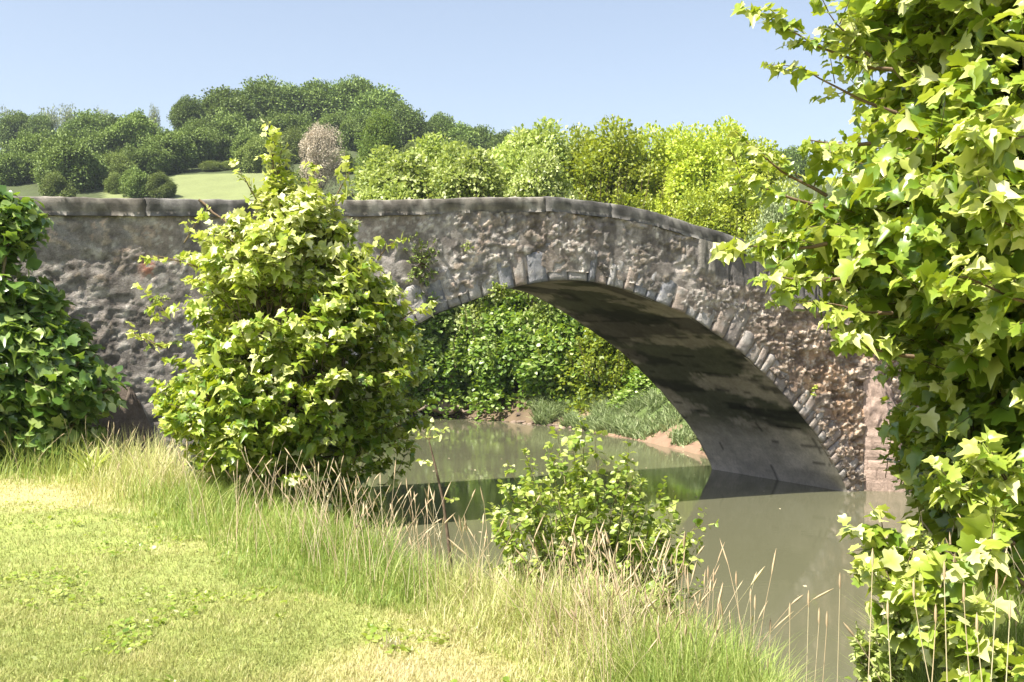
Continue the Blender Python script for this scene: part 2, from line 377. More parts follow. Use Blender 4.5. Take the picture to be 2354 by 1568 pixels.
# rust and earth-coloured patch on the left
pt = np.exp(-((s_ + 13.35) / .10) ** 2 - ((z_ - 4.05) / .14) ** 2); c = c + (np.array([.42, .20, .14]) - c) * np.clip(pt * 1.3 * (fbm(np.stack([s_ * 9, z_ * 9, 0 * s_], -1), 61) > .42), 0, 1)[:, None]
V = wp(s_, h, z_) - BO
fc = grid(len(ss), len(vv)); 
cs_ = s_[fc].mean(1); cz_ = z_[fc].mean(1)
zi = np.interp(cs_, ns, nz, left=-9, right=-9); 
arcmid = np.stack([ns, nz], 1); tn = nrm(np.gradient(arcmid, axis=0)); arcmid = arcmid + .15 * np.stack([-tn[:, 1], tn[:, 0]], 1)
zi = np.interp(cs_, arcmid[:, 0], arcmid[:, 1], left=-9, right=-9)
fc = fc[~(cz_ < zi)]
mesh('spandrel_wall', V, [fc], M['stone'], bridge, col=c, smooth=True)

# far spandrel facing and road deck, parapet backs
mb = MB()
s2 = np.linspace(-17.5, 7, 200); v2 = np.linspace(0, 1, 40)
S, Vv = np.meshgrid(s2, v2, indexing='ij'); b0 = np.maximum(np.interp(S, fs, fz, left=-.6, right=-.6), -.5); Zz = b0 + (top(S) - CH * .9 - b0) * Vv
h, c = rubble(S.ravel(), Zz.ravel(), 50)
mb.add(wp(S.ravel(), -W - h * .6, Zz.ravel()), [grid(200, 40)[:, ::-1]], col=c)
mb.build('far_spandrel_wall', M['stone'], bridge, True, BO)
mb = MB()
S, N = np.meshgrid(s2, np.array([-.36, -.37, -.8, -2, -3.4, -3.87, -3.88]), indexing='ij')
Zr = top(S) - np.where((N > -.365) | (N < -3.875), CH * .9, .85)
Q = np.stack([S.ravel() * 3, N.ravel() * 3, 0 * S.ravel()], 1)
mb.add(wp(S, N, Zr).reshape(-1, 3), [grid(200, 7)], col=np.array([.22, .20, .17]) * (.7 + .6 * fbm(Q, 3)[:, None]))
mb.build('road_deck', M['slab'], bridge, False, BO)

# coping slabs on both parapets
def coping(n0, n1, seed, send=-2.6):
    r = np.random.default_rng(seed); mb = MB(); s = -17.5
    while s < send - .3:
        L = r.uniform(1.3, 4.2); e = min(s + L, send)
        if send - e < .6: e = send
        m_ = max(4, int((e - s) / .06)); sa = np.linspace(s + .004, e - .004, m_)
        sec = []
        zc = top(sa); dz = r.normal(0, .006); dn = r.normal(0, .008)
        k = np.array([[-.015, -CH], [.008, -CH + .07], [.0, -CH + .16], [.004, -.02], [-.012, -.003], [-.12, .012], [-(n0 - n1) + .1, .012], [-(n0 - n1) + .01, -.003], [-(n0 - n1), -.03], [-(n0 - n1), -CH]])
        nn = n0 + dn + k[:, 0][None] + 0 * sa[:, None]; zz = zc[:, None] + dz + k[:, 1][None]
        q = np.stack([sa[:, None] * 5 + 0 * nn, nn * 5, zz * 5], -1).reshape(-1, 3)
        nz_ = (fbm(q, seed) - .5).reshape(nn.shape); n3_ = (fbm(q * 3.1, seed + 2) - .5).reshape(nn.shape)
        bite = np.clip(fbm(q * .55, seed + 3).reshape(nn.shape) - .56, 0, 1) * (k[:, 1] < -.12)[None]
        nn = nn + .05 * nz_ + .035 * n3_ - .35 * bite * (k[:, 0] > -.05)[None]; zz = zz + .026 * nz_ + .012 * n3_
        nn[[0, -1]] -= .012 * (k[:, 0] > -.1)[None]; 
        g = r.uniform(.8, 1.15); base = np.array([.135, .128, .120]) if r.random() > .3 else np.array([.155, .14, .12])
        c = base * g * (.65 + .7 * fbm(q * .6, seed + 5))[:, None]
        c = c * (.65 + .8 * sstep(.4, .65, fbm(q * 1.8, seed + 8)))[:, None]; li = sstep(.56, .64, fbm(q * 1.3, seed + 6)); c = c + (np.array([.38, .36, .32]) - c) * (.5 * li)[:, None]
        kk = len(k); V = wp(sa[:, None], nn, zz).reshape(-1, 3)
        caps = [np.arange(kk)[None, ::-1], (np.arange(kk) + (m_ - 1) * kk)[None]]
        bot = np.stack([np.arange(m_ - 1) * kk, np.arange(m_ - 1) * kk + kk - 1, np.arange(1, m_) * kk + kk - 1, np.arange(1, m_) * kk], 1)
        mb.add(V, [grid(m_, kk)[:, ::-1], bot] + caps, col=c)
        s = e
    return mb
coping(.105, -.38, 3).build('coping', M['slab'], bridge, False, BO)
coping(-W + .38, -W - .1, 9, 4).build('far_coping', M['slab'], bridge, False, BO)

# voussoir ring
mb = MB(); r = np.random.default_rng(5)
L = np.concatenate([[0], np.cumsum(np.hypot(np.diff(ns), np.diff(nz)))]); t = .2
tn = nrm(np.stack([np.gradient(ns), np.gradient(nz)], 1)); on = np.stack([-tn[:, 1], tn[:, 0]], 1)
while t < L[-1] - .1:
    wd = r.uniform(.14, .42); ln = r.uniform(.38, .68) if r.random() < .75 else r.uniform(.6, .85)
    low = min(t, L[-1] - t) < 3.2
    if low: wd = r.uniform(.13, .24); ln = r.uniform(.45, .62)
    pr = r.uniform(.055, .080); a_ = t + .004 + (wd - .008) * np.array([0, .07, .35, .65, .93, 1]); b_ = np.array([0, .02, .12, .25, .38, .5, .62, .75, .87, .98, 1])
    si = np.interp(a_, L, ns); zi = np.interp(a_, L, nz); ox = np.interp(a_, L, on[:, 0]); oz = np.interp(a_, L, on[:, 1])
    sk = r.normal(0, .05)
    tip = ln * (1 - .35 * r.random() * np.abs(np.linspace(-1, 1, 6)) ** 2 - .12 * r.random() * np.linspace(-1, 1, 6))
    bs = b_[None] * tip[:, None]
    s3 = si[:, None] + ox[:, None] * bs + sk * bs; z3 = zi[:, None] + oz[:, None] * bs
    q = np.stack([s3 * 6, z3 * 6, 0 * s3], -1).reshape(-1, 3)
    n3 = pr + .05 * (fbm(q, 4).reshape(s3.shape) - .5) + .03 * (fbm(q * 4, 5).reshape(s3.shape) - .5) - (.02 * b_ ** 2)[None]
    brd = np.zeros(s3.shape, bool); brd[0] = brd[-1] = True; brd[:, 0] = brd[:, -1] = True
    n3 = np.where(brd, -.02, n3)
    base = [(.25, .25, .265), (.32, .30, .285), (.34, .28, .235), (.20, .20, .21), (.38, .36, .34)][r.integers(5)]
    if si.mean() > -3: base = [(.34, .28, .235), (.27, .235, .21), (.38, .33, .28)][r.integers(3)]
    c = np.array(base) * (.65 + .7 * fbm(q * .8, 8))[:, None]
    li = sstep(.57, .66, fbm(q * 1.2, 9)); c = c + (np.array([.44, .42, .39]) - c) * (.6 * li)[:, None]
    mb.add(wp(s3, n3, z3).reshape(-1, 3), [grid(6, 11)], col=c)
    t += wd
mb.build('arch_ring', M['stone'], bridge, False, BO)

# soffit of the vault
nn_, nt_ = 60, 240
nw = np.linspace(.06, -W - .02, nn_); k = np.clip(-nw / W, 0, 1)
S3 = ns[:, None] * (1 - k) + fs[:, None] * k; Z3 = nz[:, None] * (1 - k) + fz[:, None] * k
q = np.stack([S3, 0 * S3 + nw[None], Z3], -1).reshape(-1, 3)
dsp = .05 * (fbm(q * 1.2, 31) - .5) + .03 * (fbm(q * np.array([5, 1.6, 5]), 32) - .5)
Z3 = Z3 + dsp.reshape(Z3.shape) * .6; S3 = S3 + dsp.reshape(Z3.shape) * .6
g = fbm(q * np.array([1.2, .45, 1.2]), 33); zq = q[:, 2]
c = np.array([.32, .285, .25])[None] * (.7 + .6 * fbm(q * 2.2, 36)[:, None]) * np.ones((len(q), 1))
g = g + .22 * (fbm(q * np.array([4, 2.2, 4]), 39) - .5) + .10 * (fbm(q * 13, 40) - .5)
moss = sstep(.50, .56, g + .10 * (fbm(q * 5, 47) - .5) + .12 * np.exp(-((zq - 3.0) / .7) ** 2) - .10 * sstep(3.7, 3.95, zq)); c = c + (np.array([.05, .060, .032]) - c) * (.85 * moss)[:, None]
c = c + (np.array([.52, .47, .43]) - c) * (sstep(1.5, .9, zq + .5 * (g - .5)) * .8)[:, None]
st = sstep(.48, .58, fbm(np.stack([q[:, 2] * 3.4 + q[:, 1] * .25, q[:, 1] * .55, 0 * zq], 1) + 3, 34) + .12 * (fbm(q * 7, 41) - .5)) * sstep(.7, 1.5, zq); c = c * (1 - .68 * st)[:, None]
crk = ((np.abs((zq + .05 * (fbm(q * 1.5, 35) - .5)) % .36 - .18) < .012) | ((np.abs((q[:, 1] + .4 * np.floor(zq / .36) * 1.7) % .8 - .4) < .012) & (zq < 1.3))) & (fbm(q * 1.1, 37) > .47); cr_ = np.floor(zq / .36).astype(int); c = c * (.86 + .28 * hsh(cr_, np.floor((q[:, 1] + .4 * cr_ * 1.7) / .8).astype(int), cr_ * 0, 5))[:, None]
c = c * (.75 + .5 * fbm(q * np.array([9, 5, 9]), 48))[:, None]; c = np.where(crk[:, None], c * .35, c)
mesh('vault_soffit', wp(S3, nw[None] + 0 * S3, Z3).reshape(-1, 3) - BO, [grid(nt_, nn_)], M['soffit'], bridge, col=c, smooth=True)

# pointed cutwaters on the two piers
def cutwater(sa, sb, st_, nt2, zt_, sap, seed):
    mb = MB(); zz = np.linspace(-.5, zt_, 90)
    k = np.clip(zz / zt_, 0, 1); kk = np.clip(1 - k, 0, 1) ** .75
    for (a0, flip) in ((sa, False), (sb, True)):
        u = np.linspace(0, 1, 40); U, K = np.meshgrid(u, kk, indexing='ij'); Zg = np.broadcast_to(zz, U.shape)
        tips = sap + (st_ - sap) * K; S4 = a0 + (tips - a0) * U; N4 = .03 + nt2 * K * U
        if a0 == sb: S4 = (sap + (sb - sap) * K) * (1 - U) + tips * U
        q = np.stack([S4, N4 * 2 + (5 if flip else 0), Zg], -1).reshape(-1, 3)
        co_ = Zg / .21; row = np.floor(co_); br = np.abs(co_ - row - .5) * 2
        bx = (U * (1.6 + .5 * hsh(row.astype(int), row.astype(int) * 0, row.astype(int) * 0, seed))) + .37 * row; bj = np.abs(bx - np.floor(bx) - .5) * 2
        gr = np.maximum(sstep(.86, 1, br), sstep(.93, 1, bj))
        rel = .02 - .03 * gr * (Zg < 1.25) + .05 * (fbm(q * 5, seed) - .5).reshape(U.shape) * (.5 + 2 * sstep(1.1, 1.4, Zg))
        edgew = np.sin(np.pi * np.clip(U, 0, 1)) ** .3
        N4 = N4 + rel * edgew; S4 = S4 + (rel * edgew) * (-.7 if not flip else .7)
        bid = hsh(row.astype(int), np.floor(bx).astype(int), row.astype(int) * 0, seed + 3)
        c = (np.array([.40, .30, .245] if seed == 41 else [.15, .12, .095]) * (.75 + .4 * bid[..., None])).reshape(-1, 3) * (.75 + .5 * fbm(q * 3, seed + 4))[:, None]  # left cutwater is darker: its shadow is put into the stone colour
        f = grid(40, 90); f = f if flip else f
        mb.add(wp(S4, N4, Zg).reshape(-1, 3), [f], col=c)
    o = mb.build('cutwater', M['stone'], bridge, True, BO); return o
cutwater(.42, 2.3, 1.02, .62, 2.55, .62, 41)
cutwater(-15.6, -12.78, -14.1, 1.0, 2.35, -13.6, 43)

# ------------------------------------------------------------------ leaves
def lobed():
    o = [(0, 0), (-.06, .30), (-.04, .34), (.10, .58), (.22, .46), (.33, .36), (.56, .52), (.71, .45), (.71, .24), (1.0, 0)]
    o = o + [(x, -y) for x, y in o[-2:0:-1]]
    P = np.array([(.32, 0)] + o); z = .20 * np.abs(P[:, 1]) - .34 * P[:, 0] ** 2 + .03
    n = len(o); f = np.array([[0, 1 + i, 1 + (i + 1) % n] for i in range(n)])
    return np.column_stack([P, z]), f
def oval(w=.42):
    o = [(0, 0), (.25, w * .85), (.55, w), (.82, w * .55), (1, 0), (.82, -w * .55), (.55, -w), (.25, -w * .85)]
    P = np.array([(.5, 0)] + o); z = .16 * np.abs(P[:, 1]) - .18 * P[:, 0] ** 2
    f = np.array([[0, 1 + i, 1 + (i + 1) % 8] for i in range(8)])
    return np.column_stack([P, z]), f
def rhomb(w=.34):
    return np.array([(0, 0, 0), (.5, w, .06), (1, 0, -.1), (.5, -w, .06)]), np.array([[0, 1, 2, 3]])
LOBED, OVAL, RHOMB = lobed(), oval(), rhomb()

def leaves(mb, pos, d, n, size, tmpl, tint, wrng=None, rng=RNG):
    T, f = tmpl
    x = nrm(d); y = nrm(np.cross(n, x)); z = np.cross(x, y)
    sz = np.asarray(size)[:, None, None]
    ws = rng.uniform(.8, 1.2, (len(pos), 1, 1)); cz = rng.normal(1.1, 1.3, (len(pos), 1, 1))
    V = pos[:, None] + sz * (T[None, :, 0:1] * x[:, None] + ws * T[None, :, 1:2] * y[:, None] + cz * T[None, :, 2:3] * z[:, None])
    k = len(T); tint = np.clip(np.repeat(tint, k).reshape(-1, k) + .16 * (np.hypot(T[:, 0] - .35, T[:, 1]) - .35)[None] + rng.normal(0, .05, (len(pos), k)), 0, 1).ravel(); ff = (f[None] + (np.arange(len(pos)) * k)[:, None, None]).reshape(-1, f.shape[1])
    mb.add(V.reshape(-1, 3), [ff], tint)

def shoots(mb, tw, O, Dr, L, m, size, tmpl, rng, droop=.35, up=.8, outv=.35, rnd=.4, tint0=.4, tvar=.16, tw_r=.004, spread=.9, tints=None):
    """m leaves along each shoot; O origin, Dr direction, L length; tw collects the twigs"""
    n = len(O); t = (np.arange(m) + .6) / m
    Dr = nrm(Dr); t2 = np.broadcast_to(t, (n, m)) + rng.normal(0, .05, (n, m)); t2 = np.clip(t2, .05, 1.02)
    pos = O[:, None] + Dr[:, None] * (L[:, None] * t2)[..., None]; pos[..., 2] -= droop * .25 * L[:, None] * t2 ** 2
    side = nrm(np.cross(Dr, np.array([0, 0, 1.])) + rng.normal(0, .15, Dr.shape)); sg = np.where(np.arange(m) % 2 == 0, 1, -1)[None, :, None]
    ld = side[:, None] * sg * spread + Dr[:, None] * .75 + rng.normal(0, .35, (n, m, 3)); ld[..., 2] -= droop
    nr = np.array([0, 0, 1.]) * up + Dr[:, None] * outv + rng.normal(0, rnd, (n, m, 3))
    pos = pos + nrm(ld) * (np.asarray(size).mean() * .25)
    s = rng.uniform(.65, 1.15, (n, m)) * np.asarray(size).reshape(-1, 1) * (1 - .35 * t2 ** 3)
    tb = (tints if tints is not None else np.full(n, tint0))
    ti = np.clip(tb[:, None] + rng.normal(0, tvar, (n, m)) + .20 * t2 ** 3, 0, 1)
    leaves(mb, pos.reshape(-1, 3), ld.reshape(-1, 3), nr.reshape(-1, 3), s.ravel(), tmpl, ti.ravel(), rng=rng)
    if tw is not None:
        k = 3; e = O + Dr * L[:, None]; e[:, 2] -= droop * .25 * L
        for i in range(n):
            mid = (O[i] + e[i]) / 2; mid = mid + np.array([0, 0, .06 * droop * L[i]])
            tubes(tw, [(np.array([O[i], mid, e[i]]), np.array([tw_r, tw_r * .7, tw_r * .3]))], 3, .5, (.16, .12, .07))

def limbs(mb, root, targets, rng, r0=.03, kz=.45, col=(.17, .13, .09), wob=.03):
    """branches from a stem line towards points of the crown"""
    for t in targets:
        a = np.array([root[0], root[1], root[2] + (t[2] - root[2]) * kz * rng.uniform(.6, 1.2)])
        tubes(mb, [(curve(a, t, 6, .08, wob, rng), np.linspace(r0, r0 * .18, 6))], 5, .5, col)

def profile_crown(rng, n, zs, xl, xr, yc, dr=.85, clump=1.3, thr=.46, shell=.5, seed=3, depth=None):
    """points in a crown whose side outline is given by height"""
    out = []; 
    while len(out) < n:
        z = rng.uniform(zs[0], zs[-1], 4000); l = np.interp(z, zs, xl); r = np.interp(z, zs, xr)
        keep = rng.random(4000) < (r - l) / np.max(np.array(xr) - np.array(xl)); z = z[keep]; l = l[keep]; r = r[keep]
        R = (r - l) / 2; th = rng.uniform(0, 2 * np.pi, len(z)); R = R * (.80 + .40 * vnoise(np.stack([np.cos(th) * 1.5 + 5, np.sin(th) * 1.5 + 5, z * 2.2], 1), seed + 40)); q = rng.random(len(z)) ** shell
        x = (l + r) / 2 + R * q * np.cos(th); y = yc + np.minimum(R, 9 if depth is None else depth) * dr * q * np.sin(th)
        p = np.stack([x, y, z], 1); k = vnoise(p * np.array([clump, clump, clump * 1.7]), seed) * .65 + .35 * vnoise(p * clump * 2.3, seed + 1) > thr * (.6 + .4 * rng.random(len(p)))
        out.extend(np.column_stack([p, (l + r) / 2])[k])
    return np.array(out[:n])

def uX(u, y): return (u - CX) / F * y
def vZ(v, y): return H + (CY - v) / F * y

# --- young maple in front of the bridge
def young_maple():
    rng = np.random.default_rng(21); y0 = 11.4
    tab = [(1215, 610, 720), (1170, 570, 830), (1120, 460, 925), (1050, 390, 975), (990, 335, 1000), (930, 312, 1008), (850, 300, 1010), (760, 298, 990), (700, 310, 960),
           (650, 320, 935), (600, 375, 905), (560, 425, 875), (500, 480, 850), (450, 545, 815), (400, 590, 720), (350, 612, 650), (300, 618, 634)]
    zs = np.array([vZ(v, y0) for v, _, _ in tab]); xl = np.array([uX(a, y0) for _, a, _ in tab]) + .10; xr = np.array([uX(b_, y0) for _, _, b_ in tab]) - .10
    bx, by = uX(640, y0), y0; bz = float(ground(np.array([bx]), np.array([by]))[0])
    root = empty('young_maple', (bx, by, bz), 'young maple sapling with yellow green lobed leaves on the bank in front of the bridge', 'tree')
    R0 = np.array([bx, by, bz])
    pts = profile_crown(rng, 1750, zs, xl, xr, y0, .9, 1.4, .55, .42, 5)
    pts = pts[rng.random(len(pts)) > .55 * sstep(vZ(520, y0), vZ(400, y0), pts[:, 2])]
    p = pts[:, :3]; out = p - np.stack([pts[:, 3], np.full(len(p), y0), p[:, 2] - .45], 1); out[:, 2] += .12
    Dr = nrm(nrm(out) + rng.normal(0, .28, p.shape)); L = rng.uniform(.22, .5, len(p))
    O = p - Dr * L[:, None]
    mb, tw = MB(), MB()
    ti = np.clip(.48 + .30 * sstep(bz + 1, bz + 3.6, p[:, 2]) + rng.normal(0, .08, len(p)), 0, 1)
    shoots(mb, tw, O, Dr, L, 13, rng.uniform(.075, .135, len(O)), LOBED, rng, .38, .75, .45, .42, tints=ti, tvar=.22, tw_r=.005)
    # leading shoots at the top and stray side branches
    a = []; 
    for (u, v, u2, v2, k) in [(640, 480, 628, 305, 7), (600, 480, 560, 400, 4), (700, 470, 735, 380, 4), (770, 470, 810, 400, 4), (640, 420, 655, 350, 4), (470, 620, 365, 590, 3), (430, 560, 470, 500, 3),
                              (870, 600, 905, 560, 3), (920, 740, 985, 700, 3), (380, 800, 320, 770, 3), (620, 480, 640, 330, 5)]:
        s0 = np.array([uX(u, y0), y0 - .1, vZ(v, y0)]); e = np.array([uX(u2, y0), y0 - .15, vZ(v2, y0)])
        tubes(tw, [(curve(s0, e, 5, .05, .01, rng), np.linspace(.010, .003, 5))], 4, .5, (.16, .12, .07))
        for j in range(k):
            q = s0 + (e - s0) * (j + .8) / k; a.append((q, nrm((e - s0)[None])[0] + rng.normal(0, .5, 3)))
    O2 = np.array([x[0] for x in a]); D2 = np.array([x[1] for x in a])
    shoots(mb, tw, O2, D2, np.full(len(O2), .17), 6, .085, LOBED, rng, .25, .7, .2, .45, tint0=.75, tvar=.15)
    mb.build('crown', M['sapling'], root, True, R0)
    top_ = np.array([uX(632, y0), y0, vZ(420, y0)])
    tubes(tw, [(curve(R0 - [0, 0, .2], top_, 12, 0, .008, rng), np.linspace(.085, .012, 12))], 9, .5, (.24, .19, .14))
    tubes(tw, [(curve(R0 + [.05, 0, .05], np.array([uX(500, y0), y0 + .1, vZ(800, y0)]), 8, .06, .02, rng), np.linspace(.06, .01, 8))], 8, .5, (.24, .19, .14))
    tubes(tw, [(curve(R0 + [.08, .05, .1], np.array([uX(820, y0), y0 - .1, vZ(760, y0)]), 8, .06, .02, rng), np.linspace(.05, .01, 8))], 8, .5, (.24, .19, .14))
    limbs(tw, R0 + [0, 0, .2], O[rng.permutation(len(O))[:150]], rng, .018)
    tw.build('trunk', M['bark'], root, True, R0)
young_maple()

# --- big maple on the right
def big_maple():
    rng = np.random.default_rng(33); yc = 6.4
    vb = [-260, -60, 0, 60, 130, 200, 290, 340, 400, 450, 500, 560, 620, 660, 710, 760, 810, 860, 920, 1000, 1060, 1110, 1160, 1240, 1330, 1430, 1540, 1600]
    ub = [2000, 1930, 1890, 1950, 1975, 1985, 1895, 1870, 1850, 1750, 1705, 1730, 1755, 1800, 1900, 1960, 1985, 2035, 2060, 2025, 2050, 2075, 2130, 2170, 2120, 2120, 2110, 2100]
    zs = np.array([vZ(v, yc) for v in vb])[::-1]; xl = (np.array([uX(u, yc) for u in ub]) + .12)[::-1]; xc = 3.25
    p = []
    while len(p) < 5200:
        n = 5000; z = rng.uniform(zs[0], zs[-1], n); l = np.interp(z, zs, xl); R = xc - l; q = rng.random(n) ** .55; th = rng.uniform(0, 2 * np.pi, n)
        x = xc + R * q * np.cos(th) * np.where(np.cos(th) > 0, .75, 1); y = yc + 1.75 * q * np.sin(th)
        P_ = np.stack([x, y, z], 1)
        k = (vnoise(P_ * 1.7, 8) * .65 + .35 * vnoise(P_ * 4, 9) > .40 * (.6 + .4 * rng.random(n))) & (rng.random(n) < (R / R.max() * .6 + .4)) & (y > 4.2)
        p.extend(P_[k])
    p = np.array(p[:5200])
    by = 6.9; bx = 3.25; bz = float(ground(np.array([bx]), np.array([by]))[0]); R0 = np.array([bx, by, bz])
    root = empty('maple_tree', R0, 'large leafy maple tree overhanging the river and filling the side of the view', 'tree')
    out = p - np.array([xc, yc, 0]); out[:, 2] = .25 * np.linalg.norm(out[:, :2], axis=1)
    Dr = nrm(nrm(out) + rng.normal(0, .33, p.shape)); L = rng.uniform(.22, .48, len(p)); O = p - Dr * L[:, None]
    mb, tw = MB(), MB()
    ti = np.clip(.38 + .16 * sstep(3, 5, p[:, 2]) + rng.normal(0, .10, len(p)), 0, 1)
    sz = np.where(rng.random(len(p)) < .3, .150, .110) * rng.uniform(.85, 1.1, len(p))
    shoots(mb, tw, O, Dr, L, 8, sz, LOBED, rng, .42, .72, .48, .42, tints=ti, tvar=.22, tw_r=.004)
    a = []
    for (u, v, u2, v2, y, k, s) in [(2050, 160, 1765, 60, 6.0, 8, .12), (2060, 260, 1830, 165, 6.0, 6, .12), (2000, 130, 1890, 40, 6.0, 4, .12), (2000, 330, 1850, 330, 6, 4, .12), (1900, 480, 1690, 410, 6, 6, .12), (1900, 450, 1720, 350, 6.1, 5, .11),
                                   (1900, 560, 1720, 570, 5.9, 5, .12), (1950, 640, 1790, 640, 5.8, 4, .13), (2050, 720, 1900, 700, 5.8, 4, .12), (2100, 820, 1960, 790, 5.8, 4, .12),
                                   (2200, 1420, 1990, 1220, 4.9, 8, .13), (2250, 1300, 2050, 1240, 4.9, 6, .14), (2240, 1480, 2010, 1340, 4.7, 8, .14), (2300, 1420, 2120, 1330, 4.6, 7, .15), (2340, 1540, 2140, 1420, 4.5, 9, .15), (2360, 1350, 2250, 1250, 4.8, 6, .15),
                                   (2380, 1560, 2250, 1500, 4.4, 7, .16), (2330, 1250, 2180, 1120, 5.0, 6, .15), (2380, 1180, 2260, 1060, 5.0, 6, .15), (2360, 1520, 2050, 1430, 4.8, 8, .13), (2400, 700, 2200, 640, 4.9, 6, .16), (2400, 560, 2240, 480, 4.9, 6, .16), (2400, 300, 2250, 330, 4.8, 6, .16)]:
        s0 = np.array([uX(u, y), y, vZ(v, y)]); e = np.array([uX(u2, y), y - .1, vZ(v2, y)])
        tubes(tw, [(curve(s0, e, 6, -.04, .01, rng), np.linspace(.012, .003, 6))], 4, .5, (.16, .11, .07))
        for j in range(k):
            q = s0 + (e - s0) * (j + .9) / k; a.append((q, nrm((e - s0)[None])[0] + rng.normal(0, .55, 3), s))
    O2 = np.array([x[0] for x in a]); D2 = np.array([x[1] for x in a]); s2 = np.array([x[2] for x in a])
    for s in np.unique(s2):
        i = s2 == s; shoots(mb, tw, O2[i], D2[i], np.full(i.sum(), .20), 12, s * rng.uniform(.45, .8, i.sum()), LOBED, rng, .35, .75, .3, .45, tint0=.66, tvar=.22)
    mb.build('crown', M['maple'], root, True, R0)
    tubes(tw, [(curve(R0 - [0, 0, .3], [3.0, 6.5, 6.9], 14, 0, .006, rng), np.linspace(.21, .09, 14))], 12, .5, (.22, .17, .12))
    tubes(tw, [(curve([3.12, 6.7, 2.9], [2.75, 5.6, 3.05], 6, .05, .02, rng), np.linspace(.10, .05, 6))], 8, .5, (.22, .17, .12))
    limbs(tw, R0 + [0, 0, .6], O[rng.permutation(len(O))[:170]], rng, .028, .6)
    tubes(tw, [(curve([2.72, 5.4, 4.6], [2.98, 5.6, 6.2], 8, 0, .01, rng), np.linspace(.02, .012, 8))], 6, .5, (.10, .075, .05))
    tw.build('trunk', M['bark'], root, True, R0)
big_maple()

# --- broad-leaved bush on the left
def left_bush():
    rng = np.random.default_rng(44); yc = 13.7
    tab = [(1010, -420, 235), (960, -420, 250), (900, -420, 290), (850, -420, 300), (800, -420, 262), (740, -420, 205), (700, -420, 185), (650, -400, 160), (600, -380, 130), (550, -360, 118), (500, -340, 120), (450, -300, 105), (425, -220, 60)]
    zs = np.array([vZ(v, yc) for v, _, _ in tab]); xl = np.array([uX(a * .45, yc) for _, a, _ in tab]); xr = np.array([uX(b_, yc) for _, _, b_ in tab]) - .10
    bx = uX(20, yc); R0 = np.array([bx, yc, float(ground(np.array([bx]), np.array([yc]))[0])])
    root = empty('broad_leaved_bush', R0, 'dark tall bush with large glossy leaves beside the parapet at the edge of the lawn', 'bush')
    pts = profile_crown(rng, 1100, zs, xl, xr, yc, .75, 1.3, .50, .45, 15, 1.0)
    p = pts[:, :3]; out = p - np.stack([pts[:, 3], np.full(len(p), yc), p[:, 2] - .3], 1)
    Dr = nrm(nrm(out) + rng.normal(0, .3, p.shape)); L = rng.uniform(.25, .5, len(p)); O = p - Dr * L[:, None]
    mb, tw = MB(), MB(); hi = rng.random(len(p)) < .5
    shoots(mb, tw, O[hi], Dr[hi], L[hi], 8, .20, OVAL, rng, .5, .75, .45, .45, tint0=.5, tvar=.28)
    shoots(mb, tw, O[~hi], Dr[~hi], L[~hi], 8, .20, LOBED, rng, .5, .75, .45, .45, tint0=.58, tvar=.2)
    mb.build('foliage', M['fig'], root, True, R0)
    for i in range(7):
        e = p[rng.integers(len(p))]; tubes(tw, [(curve(R0 - [0, 0, .1], e, 8, .05, .02, rng), np.linspace(.05, .012, 8))], 7, .5, (.20, .16, .11))
    limbs(tw, R0, O[rng.permutation(len(O))[:70]], rng, .018)
    tw.build('stems', M['bark'], root, True, R0)
left_bush()

# --- leafy shrub at the water's edge
def bank_shrub(name, label, yc, tab, n, size, seed, m=9, mat='bank', tmpl=None, L0=(.14, .3), thr=.42, tint0=.5):
    rng = np.random.default_rng(seed)
    zs = np.array([vZ(v, yc) for v, _, _ in tab]); xl = np.array([uX(a, yc) for _, a, _ in tab]); xr = np.array([uX(b_, yc) for _, _, b_ in tab])
    bx = (xl[0] + xr[0]) / 2; R0 = np.array([bx, yc, float(ground(np.array([bx]), np.array([yc]))[0])])
    root = empty(name, R0, label, 'bush')
    pts = profile_crown(rng, n, zs, xl + .05, xr - .05, yc, .8, 3.2, thr, .45, seed)
    p = pts[:, :3]; out = p - np.stack([pts[:, 3], np.full(len(p), yc), p[:, 2] - .25], 1)
    Dr = nrm(nrm(out) + np.array([0, 0, .5]) + rng.normal(0, .35, p.shape)); L = rng.uniform(*L0, len(p)); O = p - Dr * L[:, None]
    mb, tw = MB(), MB()
    shoots(mb, tw, O, Dr, L, m, size, tmpl or OVAL, rng, .4, .7, .3, .45, tint0=tint0, tvar=.17, tw_r=.003)
    mb.build('foliage', M[mat], root, False, R0)
    for i in rng.permutation(len(O))[:max(10, n // 8)]:
        tubes(tw, [(curve(R0 - [0, 0, .05], O[i], 6, .06, .02, rng), np.linspace(.014, .003, 6))], 5, .5, (.20, .17, .09))
    tw.build('stems', M['bark'], root, True, R0)
    return root
